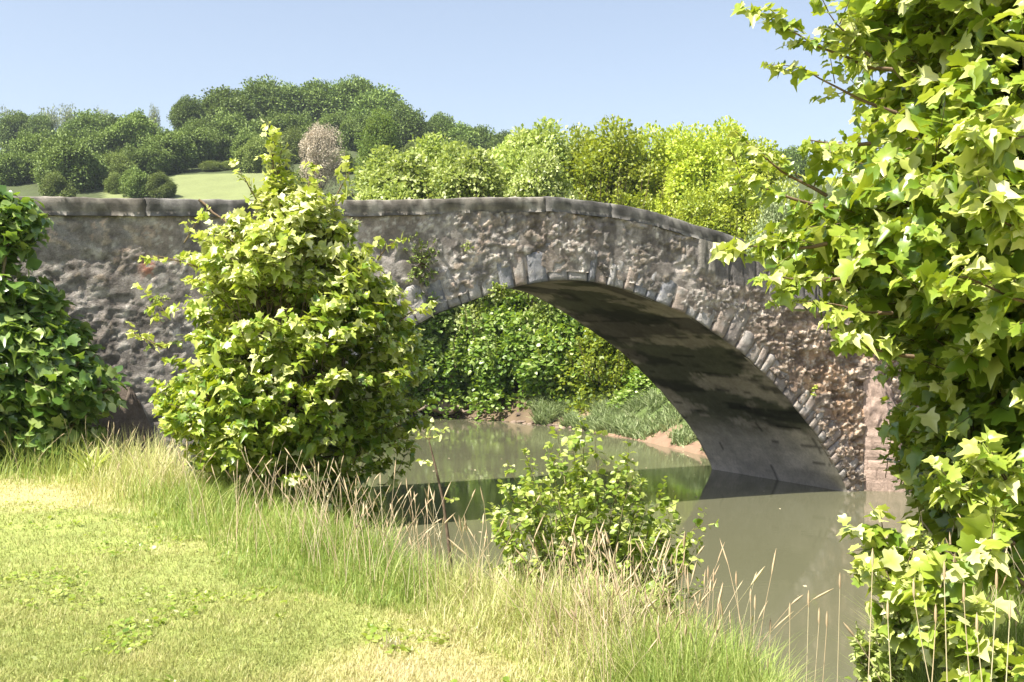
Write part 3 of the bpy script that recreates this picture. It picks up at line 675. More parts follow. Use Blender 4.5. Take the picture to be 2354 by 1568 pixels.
def elder():
    rng = np.random.default_rng(51); y0 = 7.1; bx = uX(1375, y0); R0 = np.array([bx, y0, float(ground(np.array([bx]), np.array([y0]))[0])])
    root = empty('elder_bush', R0, 'leggy green shrub with arching stems on the bank in front of the water', 'bush')
    mb, tw = MB(), MB()
    ends = [(1165, 1150), (1180, 1090), (1215, 1060), (1270, 1050), (1290, 1020), (1320, 1030), (1370, 1045), (1340, 1010), (1420, 1085), (1445, 1075), (1470, 1130), (1510, 1150), (1545, 1180), (1590, 1215), (1570, 1265), (1555, 1320),
            (1150, 1215), (1175, 1270), (1230, 1180), (1280, 1130), (1330, 1110), (1380, 1140), (1420, 1180), (1460, 1220), (1500, 1260), (1520, 1330), (1300, 1200), (1350, 1230), (1400, 1260), (1250, 1260), (1440, 1310), (1230, 1110), (1480, 1190), (1530, 1230), (1350, 1170), (1210, 1320), (1490, 1370)]
    ends = ends + [(u + rng.normal(0, 30) * (v > 1100), v + abs(rng.normal(0, 40)) + 15) for u, v in ends]
    for u, v in ends:
        dy = rng.uniform(-.45, .35); y = y0 + dy; e = np.array([uX(u, y) , y, vZ(v, y)]); st = R0 + np.array([rng.normal(0, .08), rng.normal(0, .05), -.03])
        n = 9; t = np.linspace(0, 1, n)[:, None]; mid = st * .45 + e * .55 + np.array([0, 0, .22 * (e[2] - st[2])]) ; P_ = (1 - t) ** 2 * st + 2 * t * (1 - t) * mid + t ** 2 * e + rng.normal(0, .006, (n, 3))
        P_[0] = R0 - [0, 0, .04]
        tubes(tw, [(P_, np.linspace(.010, .002, n))], 4, .5, (.22, .20, .10))
        ks = rng.uniform(.38, 1.0, 13); ks[-1] = 1; q = np.stack([np.interp(ks, t[:, 0], P_[:, c_]) for c_ in range(3)], 1)
        ax = nrm((P_[-1] - P_[4])[None]); D_ = ax + rng.normal(0, .75, (13, 3)) + [0, -.1, .15]; D_[-1] = ax[0]
        shoots(mb, tw, q, D_, rng.uniform(.07, .19, 13), 9, rng.uniform(.038, .066, 13), OVAL, rng, .5, .6, .5, .4, tint0=rng.uniform(.35, .6), tvar=.2, tw_r=.002)
    mb.build('foliage', M['bank'], root, True, R0); tw.build('stems', M['bark'], root, True, R0)
elder()
bank_shrub('low_herb', 'low clump of pale cut leaves below the big maple at the water side', 5.1,
           [(1600, 1960, 2200), (1540, 1940, 2190), (1480, 1925, 2170), (1440, 1940, 2100), (1425, 1980, 2060)], 150, .05, 52, 9, 'pale', None, (.06, .16))
bank_shrub('bramble', 'small dark green bramble at the foot of the young maple', 10.6,
           [(1290, 620, 720), (1250, 610, 740), (1210, 560, 760), (1180, 600, 730)], 90, .07, 53, 8, 'arch', None, (.12, .25))

# thin bare stem with a tuft of leaves
def thin_stem():
    rng = np.random.default_rng(61); y = 7.2
    pts = np.array([[uX(u, y), y, vZ(v, y)] for u, v in [(1038, 1330), (1030, 1240), (1018, 1150), (1000, 1070), (985, 1010)]])
    R0 = pts[0].copy(); root = empty('thin_sapling', R0, 'thin bare brown stem with a tuft of small leaves rising from the bank grass', 'sapling')
    tw, mb = MB(), MB(); tubes(tw, [(pts, np.array([.014, .012, .010, .008, .004]))], 6, .5, (.14, .10, .07))
    O = np.array([pts[4], pts[4], pts[4], pts[3], pts[2]]); D_ = np.array([[.2, 0, 1], [-.8, 0, .6], [.8, 0, .5], [-.8, -.2, .4], [.9, 0, .2]], float)
    shoots(mb, tw, O, D_, np.array([.12, .14, .14, .1, .08]), 6, .06, OVAL, rng, .3, .6, .2, .5, tint0=.75)
    tw.build('stem', M['bark'], root, True, R0); mb.build('foliage', M['bank'], root, False, R0)
thin_stem()

# ------------------------------------------------------------------ grass
def blades(mb, base, hgt, wid, lean, segs, tint, rng, curl=1.):
    n = len(base); th = rng.uniform(0, 2 * np.pi, n); dx = np.stack([np.cos(th), np.sin(th), 0 * th], 1); sd = np.stack([-np.sin(th + rng.normal(0, .6, n)), np.cos(th), 0 * th], 1)
    t = np.linspace(0, 1, segs + 1)
    C = base[:, None] + dx[:, None] * (lean * hgt)[:, None, None] * (t ** (1.6 * curl))[None, :, None]
    C[..., 2] += hgt[:, None] * (t - .35 * lean[:, None] * t ** 2)
    wv = wid[:, None] * (1 - t[None] ** 1.5)
    Lf = C[:, :-1] - sd[:, None] * wv[:, :-1, None] * .5; Rt = C[:, :-1] + sd[:, None] * wv[:, :-1, None] * .5
    V = np.concatenate([np.stack([Lf, Rt], 2).reshape(n, -1, 3), C[:, -1:]], 1); k = 2 * segs + 1
    o = (np.arange(n) * k)[:, None]
    q = [np.stack([o[:, 0] + 2 * i, o[:, 0] + 2 * i + 1, o[:, 0] + 2 * i + 3, o[:, 0] + 2 * i + 2], 1) for i in range(segs - 1)]
    tr = np.stack([o[:, 0] + 2 * segs - 2, o[:, 0] + 2 * segs - 1, o[:, 0] + 2 * segs], 1)
    mb.add(V.reshape(-1, 3), ([np.concatenate(q)] if q else []) + [tr], np.repeat(tint, k))

# the line where the mown lawn meets the long grass
LX = [-9, -6.1, -4.9, -3.2, -2.1, -1.35, -.82, -.29, .15, .6]; LY = [12.4, 12.2, 11.8, 9.4, 7.8, 7.0, 6.3, 5.75, 5.0, 3.5]
def lawnline(x): return np.interp(x, LX, LY)
def scatter(n, rng, y0=4.3, y1=17, pw=1.6):
    y = (rng.uniform(y1 ** -pw, y0 ** -pw, n)) ** (-1 / pw) if pw > 0 else rng.uniform(y0, y1, n)
    t = rng.uniform(-.56, .56, n); return t * y, y
rng = np.random.default_rng(71)
x, y = scatter(330000, rng, 4.3, 14.5, 1.0)
fz_ = fbm(np.stack([x * 1.5, y * 1.5, 0 * x], 1), 88)
k = (y < lawnline(x) + .5 + (fz_ - .5) * 1.2) & (y < edge(x)); x, y, fz_ = x[k], y[k], fz_[k]
P2 = np.stack([x, y, 0 * x], 1); n1 = fbm(P2 * .55, 21); n2 = fbm(P2 * 2.2, 25); n3 = fbm(P2 * 9, 26)
base = np.stack([x, y, ground(x, y) - .004], 1)
ti = np.clip(.17 + .75 * sstep(.45, .68, n1) * .65 + .5 * (n2 - .4) + .5 * (n3 - .5) + rng.normal(0, .16, len(x)), 0, 1)
mb = MB(); hh = rng.uniform(.02, .05, len(x)) * (.6 + .9 * n2)
blades(mb, base, hh, rng.uniform(.004, .008, len(x)) * (.6 + .08 * y), rng.uniform(.2, 1.2, len(x)), 1, ti, rng)
tag(mb.build('lawn_grass', M['lawn']), 'short mown lawn grass with straw coloured patches', 'grass', kind='stuff')

x, y = scatter(190000, rng, 4.0, 18, .8)
fz_ = fbm(np.stack([x * 1.2, y * 1.2, 0 * x], 1), 89)
k = (y > lawnline(x) - .1 + (fz_ - .5) * 1.6) & (y < edge(x) + np.where(x < -2, 1.6, .45)); x, y, fz_ = x[k], y[k], fz_[k]
dd = np.clip((y - lawnline(x)) / 1.3, 0, 1); P2 = np.stack([x, y, 0 * x], 1); cl = fbm(P2 * 2.6, 90); c2 = fbm(P2 * .7, 92)
hh = (.07 + .28 * np.where(x < -3.6, np.minimum(1.7, dd * 2.2), dd * 1.15)) * (.45 + 1.1 * cl) * rng.uniform(.5, 1.25, len(x)) * np.where(x > -.1, .85, 1) * (1 - .5 * np.exp(-((x + 2.0) / .8) ** 2 - ((y - 9.4) / 1.3) ** 2))
base = np.stack([x, y, ground(x, y) - .01], 1)
ti = np.clip(.15 + .52 * sstep(.4, .65, c2) + .5 * (cl - .5) + rng.normal(0, .2, len(x)), 0, 1)
mb = MB(); blades(mb, base, hh, rng.uniform(.004, .009, len(x)) * (.6 + .06 * y), rng.uniform(.1, .9, len(x)), 3, ti, rng)
tag(mb.build('long_grass', M['tall']), 'long unmown grass along the top of the river bank', 'grass', kind='stuff')

# clover, small broad leaves and fallen leaves in the lawn
x, y = scatter(26000, rng, 4.3, 13.5, .8); cl = fbm(np.stack([x * 1.9, y * 1.9, 0 * x], 1), 95)
k = (y < lawnline(x) + 1.0) & (y < edge(x) - .1) & (cl > .63); x, y = x[k], y[k]
mb = MB(); pp = np.stack([x, y, ground(x, y) + rng.uniform(.004, .035, len(x))], 1)
leaves(mb, pp, np.column_stack([rng.normal(0, 1, (len(x), 2)), rng.uniform(0, .8, len(x))]), np.column_stack([rng.normal(0, .35, (len(x), 2)), np.ones(len(x))]), rng.uniform(.015, .045, len(x)), OVAL, np.clip(rng.normal(.5, .2, len(x)), 0, 1))
tag(mb.build('lawn_weeds', M['bank']), 'small broad leaved weeds and clover spotted through the mown lawn', 'weeds', kind='stuff')

# seeding stems
def seeds(mb, base, hgt, rng, lean=.25, head=.09, hw=.006):
    for b_, h_ in zip(base, hgt):
        l = rng.normal(0, lean, 2) * h_; t = np.linspace(0, 1, 5)
        P_ = b_ + np.stack([l[0] * t ** 1.8, l[1] * t ** 1.8, h_ * t], 1); ti = rng.uniform(.2, .9)
        hd = head * rng.uniform(.6, 1.3); dr = nrm((P_[-1] - P_[-2])[None])[0] + rng.normal(0, .12, 3)
        tubes(mb, [(P_, np.array([.0022, .002, .0018, .0015, .0012]) * (.7 + .05 * b_[1]))], 3, ti)
        tt = np.array([0, .3, .7, 1]); tubes(mb, [(P_[-1] + dr * hd * tt[:, None], hw * np.array([.3, 1, .8, .1]) * rng.uniform(.5, 1.1))], 4, ti * .6 + .1)
mb = MB(); n = 900
x, y = scatter(9000, rng, 4.6, 15, .3); w_ = np.exp(-((x + 1.0) / .7) ** 2 - ((y - 7.8) / .9) ** 2) * .55 + .7 * np.exp(-((x - .55) / .35) ** 2 - ((y - 5.7) / .7) ** 2) + .22
k = (y > lawnline(x) + .3) & (y < edge(x) + .2) & (rng.random(9000) < w_); x, y = x[k], y[k]
base = np.stack([x, y, ground(x, y)], 1); print('seeds', len(x))
seeds(mb, base, rng.uniform(.28, .62, len(x)) * np.where(np.abs(x + 1) < .9, 1.1, 1), rng)
tag(mb.build('seeding_grass', M['straw']), 'pinkish dry seed heads standing over the long bank grass', 'grass', kind='stuff')

# single dry stalks against the water
pr = None
for i, (u, v, y, h_) in enumerate([(1692, 1345, 5.3, .62), (1735, 1400, 5.2, .55), (1770, 1455, 5.1, .4), (1815, 1420, 5.0, .5), (1858, 1392, 4.9, .62), (1882, 1432, 4.9, .5), (1900, 1440, 4.9, .45), (1930, 1350, 5.1, .6),
                                   (1725, 1385, 5.3, .5), (1575, 1325, 5.9, .45), (1627, 1330, 5.8, .45), (1640, 1338, 5.7, .45), (2005, 1300, 4.3, .7), (2100, 1370, 4.25, .6), (2170, 1330, 4.2, .7), (2245, 1450, 4.1, .5), (2150, 1430, 4.1, .5), (2320, 1420, 4.1, .55), (2040, 1420, 4.2, .5), (2215, 1380, 4.15, .5), (2290, 1350, 4.15, .5)]):
    tx, tz = uX(u, y), vZ(v, y); g = float(ground(np.array([tx]), np.array([y]))[0]); h_ = tz - g
    mb = MB(); lx = rng.normal(0, .05); t = np.linspace(0, 1, 6)
    P_ = np.stack([lx * (t - 1) * (1 - t * .3) * 1.2, 0 * t, h_ * t], 1)
    tubes(mb, [(P_, np.linspace(.0032, .0016, 6))], 4, rng.uniform(.4, .9))
    tt = np.array([-.1, .2, .7, 1]); tubes(mb, [(np.array([0, 0, h_]) + np.array([.1 * lx, 0, 1]) * .07 * tt[:, None], .006 * np.array([.3, 1, .8, .1]))], 5, rng.uniform(.1, .5))
    o = mb.build('grass_stalk', M['straw']); o.location = (tx, y, g)
    if i < 12: tag(o, 'thin dry grass stalk with a seed head rising in front of the brown water', 'grass stalk', 'dry stalks in front of the water')
    else: tag(o, 'thin dry grass stalk with a seed head in front of the low maple branches', 'grass stalk', 'dry stalks in front of the maple')

# tussock and broad weeds
def tussock(name, label, u, y, n, hr, seed, wid=.012, mat='tall', tint=(.35, .18), cat='grass', lean=(.3, 1.3), rad=.14):
    r = np.random.default_rng(seed); x = uX(u, y); R0 = np.array([x, y, float(ground(np.array([x]), np.array([y]))[0])])
    mb = MB(); b_ = np.column_stack([r.normal(0, rad, (n, 2)), np.zeros(n)])
    blades(mb, b_, r.uniform(*hr, n), np.full(n, wid) * r.uniform(.6, 1.2, n), r.uniform(*lean, n), 5, np.clip(r.normal(*tint, n), 0, 1), r, 1.1)
    o = mb.build(name, M[mat]); o.location = R0; return tag(o, label, cat)
tussock('grass_tussock', 'big arching tuft of long green grass in front of the low shrub', 1370, 6.0, 700, (.25, .55), 81)
tussock('grass_tussock', 'smaller bright tuft of long grass beside the river at the lower edge', 1500, 5.5, 260, (.16, .32), 82)
tussock('leafy_weed', 'bright green upright weed under the dark bush by the lawn', 206, 12.3, 34, (.35, .6), 83, .06, 'bank', (.8, .1), 'weed', (.2, .9), .06)
tussock('leafy_weed', 'small pale weed with upright leaves in the middle of the lawn edge', 902, 5.6, 14, (.05, .11), 84, .012, 'straw', (.95, .05), 'weed', (.1, .6), .02)
tussock('leafy_weed', 'broad leaved green weed on the bank near the brown water', 1235 + 480, 5.3, 22, (.12, .24), 85, .026, 'bank', (.6, .1), 'weed', (.2, .9), .04)

# reeds on the sandy spit beyond the arch
r = np.random.default_rng(91); n = 26000; x = r.uniform(.8, 7.0, n); y = np.interp(x, SX, SY) + r.uniform(.35, 5.0, n) * np.interp(x, [1.6, 3, 4.6, 7], [.5, 1, 1.3, 1.6])
k = fbm(np.stack([x * 1.2, y * 1.2, 0 * x], 1), 6) > .42; x, y = x[k], y[k]
mb = MB(); blades(mb, np.stack([x, y, ground(x, y)], 1), r.uniform(.15, .55, len(x)) * (.5 + fbm(np.stack([x, y, 0 * x], 1), 7)), r.uniform(.03, .07, len(x)), r.uniform(.3, 1.4, len(x)), 2, np.clip(r.normal(.5, .25, len(x)), 0, 1), r)
tag(mb.build('reeds', M['reed']), 'grey green reeds and herbs on the sandy spit seen through the arch', 'reeds', kind='stuff')
# stones along the far water line
r = np.random.default_rng(92); mb = MB()
import bmesh
for i in range(260):
    x = r.uniform(-4.5, 2.6); y = np.interp(x, SX, SY) + r.normal(.05, .3); s = r.uniform(.04, .16)
    v = np.array([(0, 0, 1), (1, 0, 0), (0, 1, 0), (-1, 0, 0), (0, -1, 0), (.7, .7, .6), (-.7, .7, .6), (-.7, -.7, .6), (.7, -.7, .6)]) * r.uniform(.7, 1.2, (9, 1)) * np.array([s, s, s * .6])
    f = np.array([[0, 8, 5], [0, 5, 6], [0, 6, 7], [0, 7, 8], [8, 1, 5], [5, 1, 2], [5, 2, 6], [6, 2, 3], [6, 3, 7], [7, 3, 4], [7, 4, 8], [8, 4, 1]])
    mb.add(v + [x, y, float(ground(np.array([x]), np.array([y]))[0])], [f], col=np.array([.20, .15, .115]) * r.uniform(.5, 1.3))
tag(mb.build('bank_stones', M['slab']), 'scattered small brown stones along the far water line', 'stones', kind='stuff')
# driftwood roots
mb = MB(); b0 = np.array([uX(1025, 42), 42.3, .25])
for e in [(-1.2, -.6, .0), (.9, -.7, .1), (-.3, .3, 1.5), (.35, .2, 1.8), (-.9, .2, .9), (1.5, .1, .3)]:
    tubes(mb, [(curve(b0, b0 + np.array(e), 6, .1, .05, r), np.linspace(.16, .03, 6))], 6, .5, (.22, .17, .13))
o = mb.build('tree_stump', M['bark'], None, True, b0); o.location = b0; tag(o, 'brown exposed roots and stump at the far water edge under the bushes', 'stump')

# ------------------------------------------------------------------ bushes and trees behind the bridge
def bushproto(name, label, seed, w, h, n, size, mat, spiky=.3, cat='bush', tmpl=RHOMB, tint0=.45, group=None, droop=.2, base_r=.6, topr=.75, nlump=46, ball=False):
    """crown of many lumps made of leaf-sized faces, from the ground up; width and height in metres"""
    r = np.random.default_rng(seed); mb, tw = MB(), MB()
    root = empty(name, (0, 0, 0), label, cat, group)
    nl = nlump; th = r.uniform(0, 2 * np.pi, nl); zz = r.uniform(.08, .95, nl); rr = np.interp(zz, [0, .35, .7, 1], [base_r, 1, topr, .3]) * w / 2 * r.uniform(.35, .85, nl)
    C = np.stack([rr * np.cos(th), rr * np.sin(th), zz * h], 1); R = w * r.uniform(.13, .26, nl) * (46 / nl) ** .4
    if ball:                                    # round broccoli crown on a long trunk
        dv = nrm(r.normal(0, 1, (nl, 3)) + [0, 0, .35]); C = dv * np.array([w * .36, w * .36, h * .34]) * r.uniform(.75, 1.08, (nl, 1)) + [0, 0, h * .52]; R = w * r.uniform(.10, .22, nl)
    i = r.integers(0, nl, n); dv = nrm(r.normal(0, 1, (n, 3))); dv[:, 2] = np.abs(dv[:, 2]) * np.where(r.random(n) < .75, 1, -1)
    q = r.uniform(.55, 1.05, n); stretch = np.array([1, 1, 1.25])
    p = C[i] + dv * (R[i] * q)[:, None] * stretch
    p += (vnoise(p * 1.6 / max(w / 4, 1), seed) - .5)[:, None] * dv * R[i][:, None] * .8
    d = dv + r.normal(0, .7, (n, 3)); d[:, 2] -= droop; nr = dv * .5 + np.array([0, 0, .7]) + r.normal(0, .45, (n, 3))
    ti = np.clip(tint0 + .42 * (r.random(nl)[i] - .5) + .10 * dv[:, 2] + r.normal(0, .17, n), 0, 1)  # clump shading painted into the tint: tone per lump, paler on upper sides
    p[:, 2] = np.maximum(p[:, 2], .05)
    if ball: tubes(tw, [(curve([0, 0, -h * 1.3], [0, 0, h * .2], 4, 0, 0, r), np.full(4, w * .035))], 6, .5, (.16, .13, .1))
    leaves(mb, p, d, nr, size * r.uniform(.6, 1.25, n), tmpl, ti, rng=r)
    ns_ = int(150 * spiky)
    if ns_:
        th = r.uniform(0, 2 * np.pi, ns_); q = r.random(ns_) ** .5; z0 = h * np.interp(q, [0, 1], [.92, .66]) * r.uniform(.62, 1, ns_)
        O = np.stack([q * w * .47 * np.cos(th), q * w * .47 * np.sin(th), z0], 1); Dr = np.stack([.3 * np.cos(th) * q, .3 * np.sin(th) * q, np.ones(ns_)], 1) + r.normal(0, .1, (ns_, 3))
        for q_ in O: tubes(tw, [(curve([0, 0, min(q_[2] * .6, h * .7)], q_, 3), np.array([w * .006, w * .004, w * .003]))], 3, .5, (.16, .13, .1))
        shoots(mb, tw, O, Dr, r.uniform(.08, .20, ns_) * h, 30, size * 1.0, tmpl, r, 0, .4, .3, .6, tint0=tint0 + .12, spread=1.1, tw_r=.02)
    tubes(tw, [(curve([0, 0, -.3], [0, 0, h * .75], 6, 0, .01, r), np.linspace(w * .035, w * .006, 6))], 6, .5, (.16, .13, .1))
    for j in range(14):
        tubes(tw, [(curve([0, 0, h * r.uniform(.05, .5)], C[j], 4, .05, .02, r), np.linspace(w * .015, w * .004, 4))], 4, .5, (.16, .13, .1))
    mb.build('crown', M[mat], root); tw.build('trunk', M['bark'], root)
    return root
def copy_tree(root, loc, rz, sc, label, group=None, first=False):
    if first: rt = root
    else:
        rt = root.copy(); COL.objects.link(rt)
        for ch in root.children:
            c_ = ch.copy(); COL.objects.link(c_); c_.parent = rt
    rt.location = loc; rt.rotation_euler = (0, 0, rz); rt.scale = sc; rt['label'] = label
    if group: rt['group'] = group
    return rt
ORD = 'first second third fourth fifth sixth seventh eighth ninth tenth eleventh twelfth thirteenth fourteenth fifteenth sixteenth seventeenth eighteenth nineteenth twentieth twenty-first twenty-second twenty-third twenty-fourth'.split()
def place(root, w0, h0, rows, fmt, group, seed, ws=1., z0=None, ball=False, hs_=1.):
    """rows: (u, v of the top, width in px, distance)"""
    r = np.random.default_rng(seed); rows = sorted(rows)
    for i, (u, v, wpx, Yd) in enumerate(rows):
        x = uX(u, Yd); g = float(ground(np.array([x]), np.array([float(Yd)]))[0]); h = (vZ(v, Yd) - g) * hs_; w_ = wpx / F * Yd * ws
        if ball:
            w_ *= r.uniform(.85, 1.4); k_ = min(w_ / w0, 1.35 * h / h0); w_ = k_ * w0; hh_ = h0 * k_ * r.uniform(.9, 1.15); g = vZ(v, Yd) - hh_; h = hh_
        if z0 is not None: g, h = z0, vZ(v, Yd) - z0
        copy_tree(root, (x, Yd, g - .1), r.uniform(0, 6.28), (w_ / w0, w_ / w0, h / h0), fmt % ORD[i], group, i == 0)
W4 = (4, 8)
pale = bushproto('pale_tree', 'x', 101, 4, 8, 36000, .165, 'pale', .8, 'tree', droop=.1, topr=.95)
place(pale, 4, 8, [(870, 410, 150, 43), (930, 335, 170, 46), (1010, 310, 150, 48), (1085, 325, 150, 44), (1150, 315, 140, 47), (1215, 270, 150, 45), (1255, 330, 120, 42)],
      'pale green leafy tree behind the parapet, %s from the left of its row', 'pale trees behind the bridge', 1, 1.6, hs_=.95)
yel = bushproto('yellow_green_tree', 'x', 102, 4, 8, 38000, .15, 'yellow', 1.2, 'tree', droop=.05, tint0=.5, topr=.95)
place(yel, 4, 8, [(1330, 300, 130, 46), (1405, 282, 160, 44), (1490, 300, 150, 45), (1560, 300, 130, 48), (1600, 300, 160, 43), (1670, 285, 150, 45), (1690, 400, 150, 39), (1600, 440, 130, 38), (1745, 330, 140, 45), (1800, 430, 130, 41)],
      'yellow green willowy tree behind the bridge crown, %s from the left', 'yellow green trees behind the bridge', 2, 1.5, hs_=.95)
gr = bushproto('riverside_bush', 'x', 103, 4, 4, 36000, .15, 'arch', .25, 'bush', OVAL, droop=.35, base_r=.9, nlump=90)
place(gr, 4, 4, [(930, 690, 260, 44.5), (1030, 700, 230, 44.2), (1130, 640, 270, 45), (1220, 690, 230, 42.5), (1320, 700, 240, 42), (1250, 600, 300, 47), (1080, 600, 300, 48), (1420, 700, 240, 41.5), (1530, 850, 200, 37.5), (1610, 870, 180, 35), (1560, 740, 260, 42), (1500, 640, 300, 45)],
      'leafy green riverside bush seen through the arch, %s from the left', 'bushes along the far river bank', 3, 1.25, .05)
gy2 = bushproto('hazel_bush', 'bright yellow green bush glowing in the sun at the river edge under the vault', 104, 4, 4, 15000, .15, 'yellow', .35, 'bush', OVAL, droop=.3, base_r=.8, tint0=.3, nlump=110)
place(gy2, 4, 4, [(1400, 745, 190, 39.6), (1285, 720, 170, 41.6)], 'bright yellow green bush at the river edge under the vault, %s from the left', 'bright bushes under the vault', 4, 1.2, .05)
gg = bushproto('grey_green_bush', 'x', 105, 4, 4, 26000, .10, 'reed', .1, 'bush')
place(gg, 4, 4, [(1790, 480, 190, 34), (1880, 500, 180, 33)], 'grey green bush behind the end of the coping, %s from the left', 'grey bushes past the coping', 5)

hd = bushproto('hill_tree', 'x', 111, 10, 10, 30000, .40, 'hilldark', 0, 'tree', droop=.1, nlump=70, ball=True)
place(hd, 10, 10, [(45, 268, 75, 195), (90, 272, 70, 195), (200, 270, 95, 165), (255, 272, 90, 168), (430, 230, 80, 158), (520, 220, 115, 168), (600, 200, 110, 178), (665, 206, 105, 182), (730, 202, 100, 185), (790, 205, 90, 186), (822, 194, 100, 186),
                   (875, 225, 120, 176), (920, 255, 90, 168), (960, 282, 70, 168), (1010, 270, 85, 172), (1060, 296, 80, 170), (1105, 302, 80, 170), (1160, 315, 80, 168), (1775, 355, 90, 160), (1820, 350, 90, 158), (1230, 330, 90, 168)],
      'dense dark green tree on the hill skyline, %s dark one from the left', 'dark trees on the hill skyline', 6, 1.15, None, True)
hd2 = bushproto('hill_tree', 'x', 112, 10, 11, 24000, .42, 'hilldark', 0, 'tree', droop=.1, tint0=.55, nlump=60, ball=True)
place(hd2, 10, 11, [(15, 350, 110, 122), (75, 305, 120, 134), (165, 310, 165, 118), (60, 350, 130, 124), (130, 345, 110, 122), (235, 350, 110, 124), (310, 335, 100, 130), (225, 300, 110, 140), (300, 256, 115, 142), (390, 300, 120, 134), (440, 290, 110, 142), (375, 345, 110, 133), (470, 275, 120, 150), (540, 255, 130, 152), (500, 300, 80, 146), (640, 260, 110, 158),
                    (700, 265, 110, 160), (770, 262, 110, 160), (830, 262, 110, 156), (320, 385, 100, 114), (580, 300, 90, 138), (345, 330, 90, 130)],
      'rounded dark green tree on the hillside below the skyline, %s from the left', 'trees on the hillside', 7, 1.1, None, True)
hm = bushproto('olive_tree', 'x', 113, 10, 10, 26000, .34, 'hillmid', 0, 'tree', droop=.1, nlump=55, ball=True)
place(hm, 10, 10, [(130, 402, 120, 110), (268, 355, 75, 122), (265, 400, 60, 116), (590, 320, 100, 132), (640, 350, 100, 128), (670, 300, 90, 140), (370, 400, 80, 113), (700, 390, 120, 118), (790, 350, 90, 130), (950, 330, 90, 140), (1060, 330, 90, 130)],
      'olive green smaller tree on the lower hillside, %s from the left', 'olive trees on the lower hillside', 8, 1.15, None, True)
hb = bushproto('bright_tree', 'x', 114, 10, 10, 28000, .34, 'hillbright', 0, 'tree', droop=.1, base_r=.9)
place(hb, 10, 10, [(868, 283, 115, 112)], 'mid green round tree standing out before the dark hill wood, %s one', None, 9)
hb['label'] = 'mid green round tree standing out before the dark hill wood'
hp = bushproto('withered_tree', 'x', 115, 10, 12, 15000, .26, 'hillpink', .25, 'tree', droop=.1, nlump=48, ball=True)
place(hp, 10, 12, [(735, 280, 118, 112)], 'pinkish grey withered tree on the hillside, %s', None, 10)
hp['label'] = 'pinkish grey withered tree on the hillside above the young maple'
hq = bushproto('faded_tree', 'x', 116, 10, 12, 9000, .36, 'hillpale', .2, 'tree', droop=.1, base_r=.4)
place(hq, 10, 12, [(20, 276, 80, 215), (115, 274, 80, 215), (155, 268, 70, 212), (355, 266, 45, 205), (232, 274, 60, 210)], 'thin pale grey tree among the green on the skyline, %s from the left', 'pale trees on the skyline', 11)
hg = bushproto('field_hedge', 'x', 117, 10, 4, 24000, .30, 'hillmid', 0, 'hedge', base_r=1.3, tint0=.6)
place(hg, 10, 4, [(490, 378, 70, 134), (535, 374, 80, 135), (580, 378, 80, 134), (250, 405, 60, 120)], 'clipped olive hedge bush above the sunlit field, %s from the left', 'hedge bushes above the field', 12)

# ------------------------------------------------------------------ plants rooted in the masonry
def wallplant(s, z, n, size, rad, mat, seed, label, name='wall_plant'):
    r = np.random.default_rng(seed); R0 = wp(s, .10, z); root = empty(name, R0, label, 'plant'); mb, tw = MB(), MB()
    off = np.stack([r.normal(0, 1, n), -np.abs(r.normal(0, .5, n)), r.normal(0, 1, n)], 1) * np.asarray(rad)
    c3, s3 = A[0], A[1]; off = np.stack([off[:, 0] * c3 - off[:, 1] * s3 * -1, off[:, 0] * s3 + off[:, 1] * c3, off[:, 2]], 1)
    Dr = nrm(off + r.normal(0, .04, off.shape) + [0, -.03, .02])
    for q in off: tubes(tw, [(np.array([[0, 0, 0], q * .3, q * .62]), np.array([.004, .003, .002]))], 3, .5, (.16, .12, .07))
    shoots(mb, tw, off * .6, Dr, np.full(n, max(size * 1.5, .05)), 7, size, OVAL, r, .3, .6, .3, .5, tint0=.5, tvar=.25, tw_r=.002)
    mb.build('foliage', M[mat], root); tw.build('stems', M['bark'], root)
wallplant(-9.15, 4.25, 90, .045, (.17, .1, .30), 'hillmid', 201, 'tall olive clump of wall plants growing high on the bridge face left of the arch')
wallplant(-7.75, 3.82, 45, .05, (.11, .08, .08), 'bank', 202, 'yellow green tuft growing at the edge of the arch near its crown')
wallplant(-8.95, 3.62, 16, .035, (.05, .05, .10), 'hilldark', 203, 'small dark green tuft on the arch ring above the bushes')
wallplant(-8.35, 4.52, 10, .035, (.05, .05, .05), 'bank', 204, 'tiny bright green plant on the grey wall under the parapet')
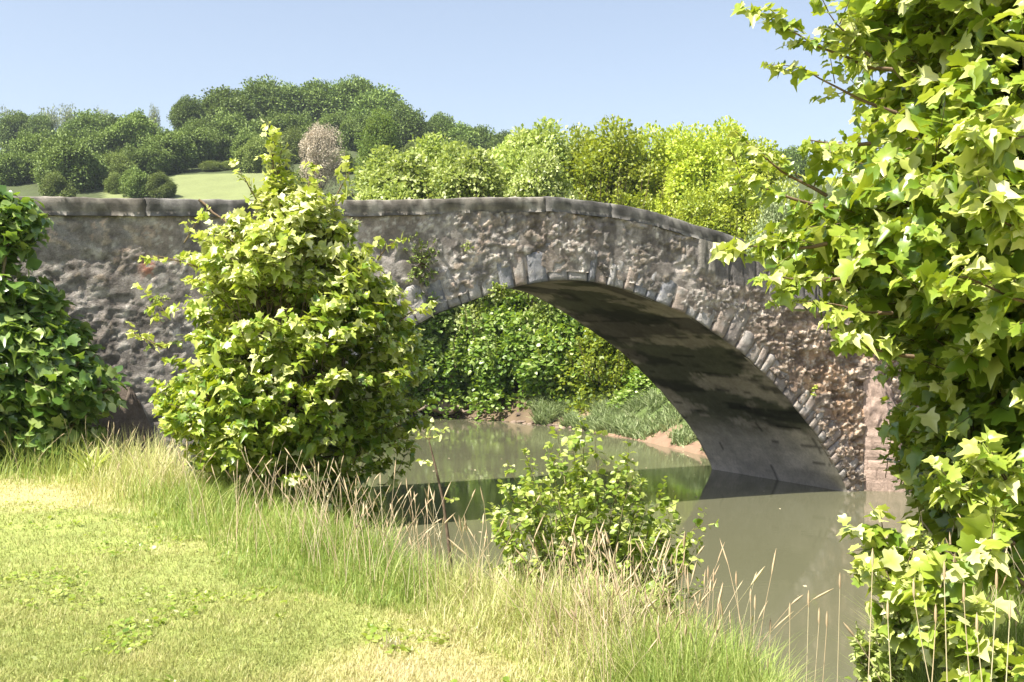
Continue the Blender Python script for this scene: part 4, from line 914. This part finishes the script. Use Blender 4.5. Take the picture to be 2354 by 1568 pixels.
wallplant(-13.2, 3.62, 10, .04, (.07, .05, .03), 'bank', 205, 'small yellow green cushion plant on the smooth wall between bush and young maple')
wallplant(-1.75, 3.9, 10, .035, (.08, .05, .05), 'bank', 206, 'little plant on the rough wall below the end of the coping')
wallplant(-.9, 2.0, 9, .04, (.04, .05, .08), 'yellow', 207, 'small yellow plant beside the lower arch stones')
# leaning stick in the notch of the parapet
mb = MB(); a_, b_ = wp(-12.65, .10, 5.06), wp(-12.25, .22, 4.70); tubes(mb, [(curve(a_, b_, 5, 0, .02), np.array([.018, .02, .018, .015, .01]))], 6, .5, (.27, .19, .12))
o = mb.build('dry_stick', M['bark'], None, True, a_); o.location = a_; tag(o, 'brown dry stick leaning against the parapet left of the young maple', 'stick')

# the slight blue of the distance
m = bpy.data.materials.new('air'); m.use_nodes = True; nt = m.node_tree; nt.nodes.clear()
out = nt.nodes.new('ShaderNodeOutputMaterial'); pv = nt.nodes.new('ShaderNodeVolumePrincipled'); pv.inputs['Color'].default_value = (.80, .88, 1, 1)
pv.inputs['Density'].default_value = .00026; pv.inputs['Anisotropy'].default_value = .2; nt.links.new(pv.outputs[0], out.inputs['Volume'])
x0, x1, y0, y1, z0, z1 = -320, 320, -70, 1250, -60, 75
v = [(x, y, z) for x in (x0, x1) for y in (y0, y1) for z in (z0, z1)]
o = mesh('haze', v, [np.array([[0, 1, 3, 2], [4, 6, 7, 5], [0, 4, 5, 1], [2, 3, 7, 6], [0, 2, 6, 4], [1, 5, 7, 3]])], m); tag(o, 'thin blue summer haze over the valley', 'haze', kind='stuff')

r = np.random.default_rng(300); mb = MB(); x = r.uniform(-2, 6, 90); y = r.uniform(9, 30, 90)
leaves(mb, np.stack([x, y, 0 * x + .006], 1), np.column_stack([r.normal(0, 1, (90, 2)), np.zeros(90)]), np.column_stack([r.normal(0, .05, (90, 2)), np.ones(90)]), r.uniform(.03, .07, 90), OVAL, r.uniform(.3, 1, 90))
tag(mb.build('floating_leaves', M['straw']), 'few small pale leaves and specks floating on the river', 'floating leaves', kind='stuff')
